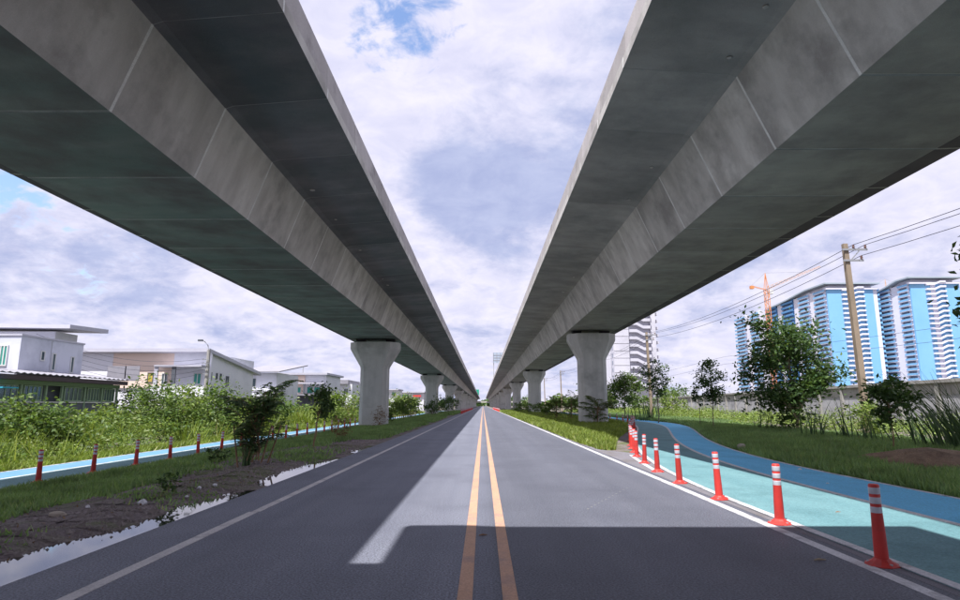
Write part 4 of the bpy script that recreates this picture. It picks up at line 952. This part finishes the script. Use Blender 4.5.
# far trees on both sides and down the road
rt = random.Random(9)
FT = []
for k in range(15): FT.append((-30-rt.uniform(0, 75), 180+22*k+rt.uniform(-8, 8), rt.uniform(5, 9)))
for k in range(16): FT.append((24+rt.uniform(0, 45), 165+20*k+rt.uniform(-8, 8), rt.uniform(5, 8)))
for k in range(6): FT.append((-17-rt.uniform(0, 8), 135+35*k, rt.uniform(3, 4.5)))
for k in range(6): FT.append((17+rt.uniform(0, 8), 150+35*k, rt.uniform(3, 4.5)))
FT += [(46, 150, 6), (40, 135, 5), (55, 170, 7), (27, 128, 5)]
for k, (x, y, h) in enumerate(FT):
    s_ = 'left' if x < 0 else 'right'
    tree('tree', 'distant green tree in the tree line on the %s, seen past the piers' % s_, x, y, h, (0, 0, h*.6, h*.42, h*.4, h*.36), 200+k, 420, .5+.001*y, 'leaf_mid' if k % 3 else 'leaf_dark', 'bark', 'distant trees on the %s' % s_, .12, clumps=22, csig=.25)
# low wood on the horizon
rng = np.random.default_rng(5); n = 16000
x = rng.uniform(-900, 900, n); y = rng.uniform(760, 900, n); z = rng.uniform(0, 1, n)**.7*(7+3*np.sin(x*.05)+2*np.sin(x*.21))
tag(link('distant_wood', fast('distant_wood', leaf_quads(np.stack([x, y, z], 1), 5., rng, aspect=.8), 4, M['leaf_dark'])), 'dark low wood along the horizon beyond the viaducts', 'wood', kind='stuff')

# weeds beyond the left path and in front of the right wall (uncountable ground cover)
def bumpy(x, y, seed):
    r = np.random.default_rng(seed); h = np.zeros_like(x)
    for _ in range(14):
        a = r.uniform(0, 6.28); f = r.uniform(.25, 1.6); h += np.sin((x*math.cos(a)+y*math.sin(a))*f+r.uniform(0, 6.28))/14**.5
    return h
def weeds(name, label, xa, xb, ya, yb, n, hmax, seed, lm, size, xfun=None, power=1.6):
    rng = np.random.default_rng(seed); u = rng.uniform(0, 1, n); y = ya+(yb-ya)*u**power
    x = rng.uniform(0, 1, n)
    x0 = np.full(n, xa) if xfun is None else xfun(y); x = x0+(xb-x0)*x
    edge = np.clip((np.abs(x-x0))/1.6, .12, 1); hh = hmax*edge*np.clip(.6+.55*bumpy(x, y, seed), .1, 1.5)
    z = ground_h(x, y)+hh*rng.uniform(0, 1, n)**.55
    sz = size*(1+y/45)
    return tag(link(name, fast(name, leaf_quads(np.stack([x, y, z], 1), sz, rng, up=.5, aspect=.42), 4, M[lm])), label, 'weeds', kind='stuff')
weeds('weeds', 'thick bright green weeds filling the ground between left path and houses', -13.25, -26, 11, 150, 90000, .8, 1, 'leaf_bright', .06, power=2.0)
weeds('weeds', 'darker broad leaved weeds growing in clumps left of the path', -13.6, -25, 11, 120, 45000, 1.15, 3, 'leaf_mid', .12, power=2.0)
weeds('weeds', 'pale tall weed tops scattered over the left ground', -14.2, -25, 12, 100, 26000, 1.3, 6, 'leaf_bright', .10, power=1.8)
def XRv(y): return 7.68+path_shift(y)
weeds('weeds', 'yellow green weeds at the foot of the right boundary wall', 16, 36, 17, 140, 80000, .95, 2, 'leaf_bright', .085, xfun=lambda y: np.maximum(15.8, XRv(y)+2.2), power=1.8)
def blades(name, label, n, seed, xf, ya, yb, h, lm, power=1.5, keep=None, w=.012):
    rng = np.random.default_rng(seed); y = ya+(yb-ya)*rng.uniform(0, 1, n)**power; x = xf(y, rng.uniform(0, 1, n))
    if keep is not None:
        k = keep(x, y, rng); x, y = x[k], y[k]
    n = len(x); z = ground_h(x, y); hh = h*rng.uniform(.4, 1.25, n)*(1+y/70); ww = (w*(1+y/14))*rng.uniform(.7, 1.3, n); a = rng.uniform(0, math.pi, n)
    s = np.stack([np.cos(a), np.sin(a), 0*a], 1)*ww[:, None]; b0 = np.stack([x, y, z-.01], 1)
    tip = b0+np.stack([rng.normal(0, .45, n)*hh, rng.normal(0, .45, n)*hh, hh], 1)
    return tag(link(name, fast(name, np.stack([b0-s, b0+s, tip], 1).reshape(-1, 3), 3, M[lm])), label, 'grass', kind='stuff')
# left verge: patchy grass on soil
def keepL(x, y, r):
    v = bumpy(x*1.1, y*.55, 77)*.5+.5; band = smooth(-5.0, -5.9, x)*(.6+.4*smooth(-7.0, -8.6, x)); lane = np.exp(-((x+8.3)/.45)**2)*.0
    far = smooth(14, 30, y); band = np.maximum(band, far*smooth(-4.3, -5.2, x)*.9)
    pad = 1-np.clip(np.exp(-(((x+7.4)/1.0)**2+((y-21)/7)**2))*1.3, 0, 1)
    v = np.maximum(v, .5*smooth(-6.3, -7.2, x))
    return r.uniform(0, 1, len(x)) < np.clip(v*1.9-.3, 0, 1)*band*pad
blades('grass', 'patchy dark green grass on the soil of the left verge', 520000, 21, lambda y, u: -10.2+u*6.0, 4, 130, .12, 'grass_shade', 1.9, keepL)
blades('grass', 'tall bright grass blades standing among the weeds left of the path', 60000, 27, lambda y, u: -13.8-u*9, 11, 80, .75, 'grass_bright', 1.7, lambda x, y, r_: r_.uniform(0, 1, len(x)) < np.clip(bumpy(x, y, 91)-.1, 0, 1), w=.014)
blades('grass', 'strip of sunlit grass between left path and weeds', 30000, 22, lambda y, u: -13.9+u*.85, 10, 90, .16, 'grass_bright', 1.6)
# right verge beyond the path
def keepR(x, y, r):
    d = ((x-11.6)/2.1)**2+((y-14.7)/1.0)**2
    return (d > 1) & (r.uniform(0, 1, len(x)) < np.clip(.75+.5*bumpy(x*1.3, y*.8, 31), .2, 1))
blades('grass', 'rough dark grass on the verge beyond the right cycle path', 330000, 23, lambda y, u: (XRv(y)+.12)+u*(np.maximum(17.5, XRv(y)+4.5)-XRv(y)), 8, 90, .17, 'grass_shade', 1.7, keepR, w=.011)
# grass island between road and path at the right pier
def keepI(x, y, r): 
    inner = 3.86+.0*y; outer = XRv(y)-3.95
    ok = (x > inner+.06) & (x < outer) & (y > 21.2+np.maximum(0, (x-4.2))*.0)
    return ok & (r.uniform(0, 1, len(x)) < np.clip(.85+.5*bumpy(x*1.4, y*.9, 33), .15, 1)*np.where(x < 6.3, 1, np.where(y < 45, .75, .5)))
blades('grass', 'bright sunlit grass island between the road and the right pier', 190000, 24, lambda y, u: 3.9+u*8.2, 20, 140, .15, 'grass_bright', 1.5, keepI)
# mound of brown soil and dead leaves
p = gnd(930, 465); o = MB(); n = 22; rings = []
rr = random.Random(4); jit = [[rr.uniform(.85, 1.15) for _ in range(n)] for _ in range(6)]
for j, (r, z) in enumerate(((1.0, -.05), (.85, .12), (.6, .26), (.36, .36), (.12, .41), (.02, .42))):
    rings.append([(math.cos(t)*2.1*r*jit[j][k], math.sin(t)*1.1*r*jit[j][k], z*(.8+.4*jit[(j+2) % 6][k]-.2)) for k, t in enumerate([2*math.pi*k/n for k in range(n)])])
o.loft(rings); mo = tag(o.build('soil_mound', M['mound_soil'], smooth=True, loc=(p.x, p.y, 0)), 'low mound of brown soil and dead leaves on the right verge', 'mound')
rng = np.random.default_rng(8); n = 700; a = rng.uniform(0, 6.28, n); q = rng.uniform(0, 1, n)**.5
lc = np.stack([np.cos(a)*2.1*q, np.sin(a)*1.1*q, .03+.38*(1-q**1.3)], 1)
lo = link('dead_leaves', fast('dead_leaves', leaf_quads(lc, .08, rng, up=2), 4, M['leaf_dry']), mo); lo['kind'] = 'stuff'

# stones and litter
def stone(name, label, x, y, z, s, m, seed, cat='stone', group=None):
    r = random.Random(seed); b = MB(); n = 8
    b.loft([[(math.cos(t)*s[0]*k*r.uniform(.8, 1.2), math.sin(t)*s[1]*k*r.uniform(.8, 1.2), zz*s[2]) for t in [2*math.pi*i/n for i in range(n)]] for k, zz in ((.8, -.4), (1, .1), (.85, .6), (.4, .95))])
    return tag(b.build(name, M[m], loc=(x, y, z)), label, cat, group)
g = gnd(727, 447, .1); stone('stone', 'pale brown rock at the edge of the right verge grass', max(g.x, float(XRv(g.y))+.3), g.y, .10, (.15, .11, .12), 'stone', 1)
g = gnd(57, 515, 0); stone('stone', 'flat brown rock on the bare soil of the left verge', g.x, g.y, .0, (.12, .08, .05), 'stone', 2)
LT = [(142, 506, .06, 'crumpled white litter by the gutter puddle on the left verge'), (199, 491, .04, 'white scrap of litter before the bushy palm, nearest the road'), (215, 488, .035, 'white scrap of litter right of another scrap near the bushy palm'), (88, 509, .03, 'tiny white scrap on the soil at lower left'), (187, 499, .03, 'thin white scrap beside the narrow puddle'), (828, 484, .04, 'white scrap in the grass above the right blue lane'), (800, 470, .05, 'crumpled white litter at the grass edge of the right blue lane')]
for k, (px, py, s, lab) in enumerate(LT):
    g = gnd(px, py, 0); zz = float(ground_h(g.x, g.y)); b = MB(); r = random.Random(k); n = 7
    b.loft([[(math.cos(t)*s*q*r.uniform(.6, 1.4), math.sin(t)*s*q*r.uniform(.6, 1.4), z_*s+r.uniform(-.2, .2)*s) for t in [2*math.pi*i/n for i in range(n)]] for q, z_ in ((.9, 0), (1.1, .5), (.5, 1.1))])
    tag(b.build('litter', M['litter_white'], loc=(g.x, g.y, zz+.01)), lab, 'litter', 'scraps of litter')
g = gnd(470, 535); 
def scrap(px, py, l, a, m, lab):
    g = gnd(px, py); b = MB(); b.tube([(-l/2, 0, .012), (0, l*.06, .016), (l/2, -l*.04, .012)], [.006, .012, .005], 5); o = b.build('twig', M[m], loc=(g.x, g.y, 0)); o.rotation_euler.z = a; tag(o, lab, 'twig', 'bits on the road')
scrap(483, 536, .10, .3, 'dry_stem', 'small leaf scrap between the yellow lines at the shadow edge'); scrap(820, 561, .12, .1, 'pale_bark', 'short pale twig on the shaded road near the first bollard'); scrap(838, 513, .08, .2, 'dry_stem', 'tiny brown leaf on the sunlit cyan lane')

# clods, pebbles and fallen leaves on the bare soil by the gutter
rng = np.random.default_rng(61); n = 9000
y = 4.2+rng.uniform(0, 1, n)**1.6*38; x = -4.25-np.abs(rng.normal(0, 1, n))*1.5; k = x > -9.5; x, y = x[k], y[k]; z = ground_h(x, y); n = len(x)
s = rng.uniform(.008, .03, n)*np.where(rng.uniform(0, 1, n) < .06, 2.2, 1); c = np.stack([x, y, z], 1); a = rng.uniform(0, 6.28, n)
cs = [c+np.stack([np.cos(a+k*2.09)*s*1.3, np.sin(a+k*2.09)*s*1.3, -.004+0*s], 1) for k in range(3)]; top = c+np.stack([0*s, 0*s, s*rng.uniform(.6, 1.2, n)], 1)
tri = np.concatenate([np.stack([cs[0], cs[1], top], 1), np.stack([cs[1], cs[2], top], 1), np.stack([cs[2], cs[0], top], 1)]).reshape(-1, 3)
tag(link('soil_clods', fast('soil_clods', tri, 3, M['soil_clod'])), 'loose clods and pebbles on the bare soil of the left verge', 'soil', kind='stuff')
n = 1500; y = 4.5+rng.uniform(0, 1, n)**1.5*45; x = -4.4-rng.uniform(0, 1, n)*5.2
tag(link('fallen_leaves', fast('fallen_leaves', leaf_quads(np.stack([x, y, ground_h(x, y)+.015], 1), .05, rng, up=2.5), 4, M['leaf_dry'])), 'fallen dry leaves scattered over the left verge', 'leaves', kind='stuff')
blades('grass', 'thin weeds creeping over the bare soil beside the gutter', 26000, 28, lambda y, u: -4.35-u*2.2, 6, 60, .07, 'grass_shade', 1.5, lambda x, y, r_: r_.uniform(0, 1, len(x)) < np.clip(bumpy(x*2.2, y*1.1, 55)-.35, 0, .9))
# faint scuff marks in the asphalt (parts of the road)
for k in range(12):
    f = k/11; g = gnd(588+39*f, 509-21*f); b = MB(); b.poly([(g.x-.01, g.y-.02, .0026), (g.x+.015, g.y-.01, .0026), (g.x+.01, g.y+.02, .0026), (g.x-.015, g.y+.01, .0026)]); b.build('scuff_mark', M['kerb'], rd)
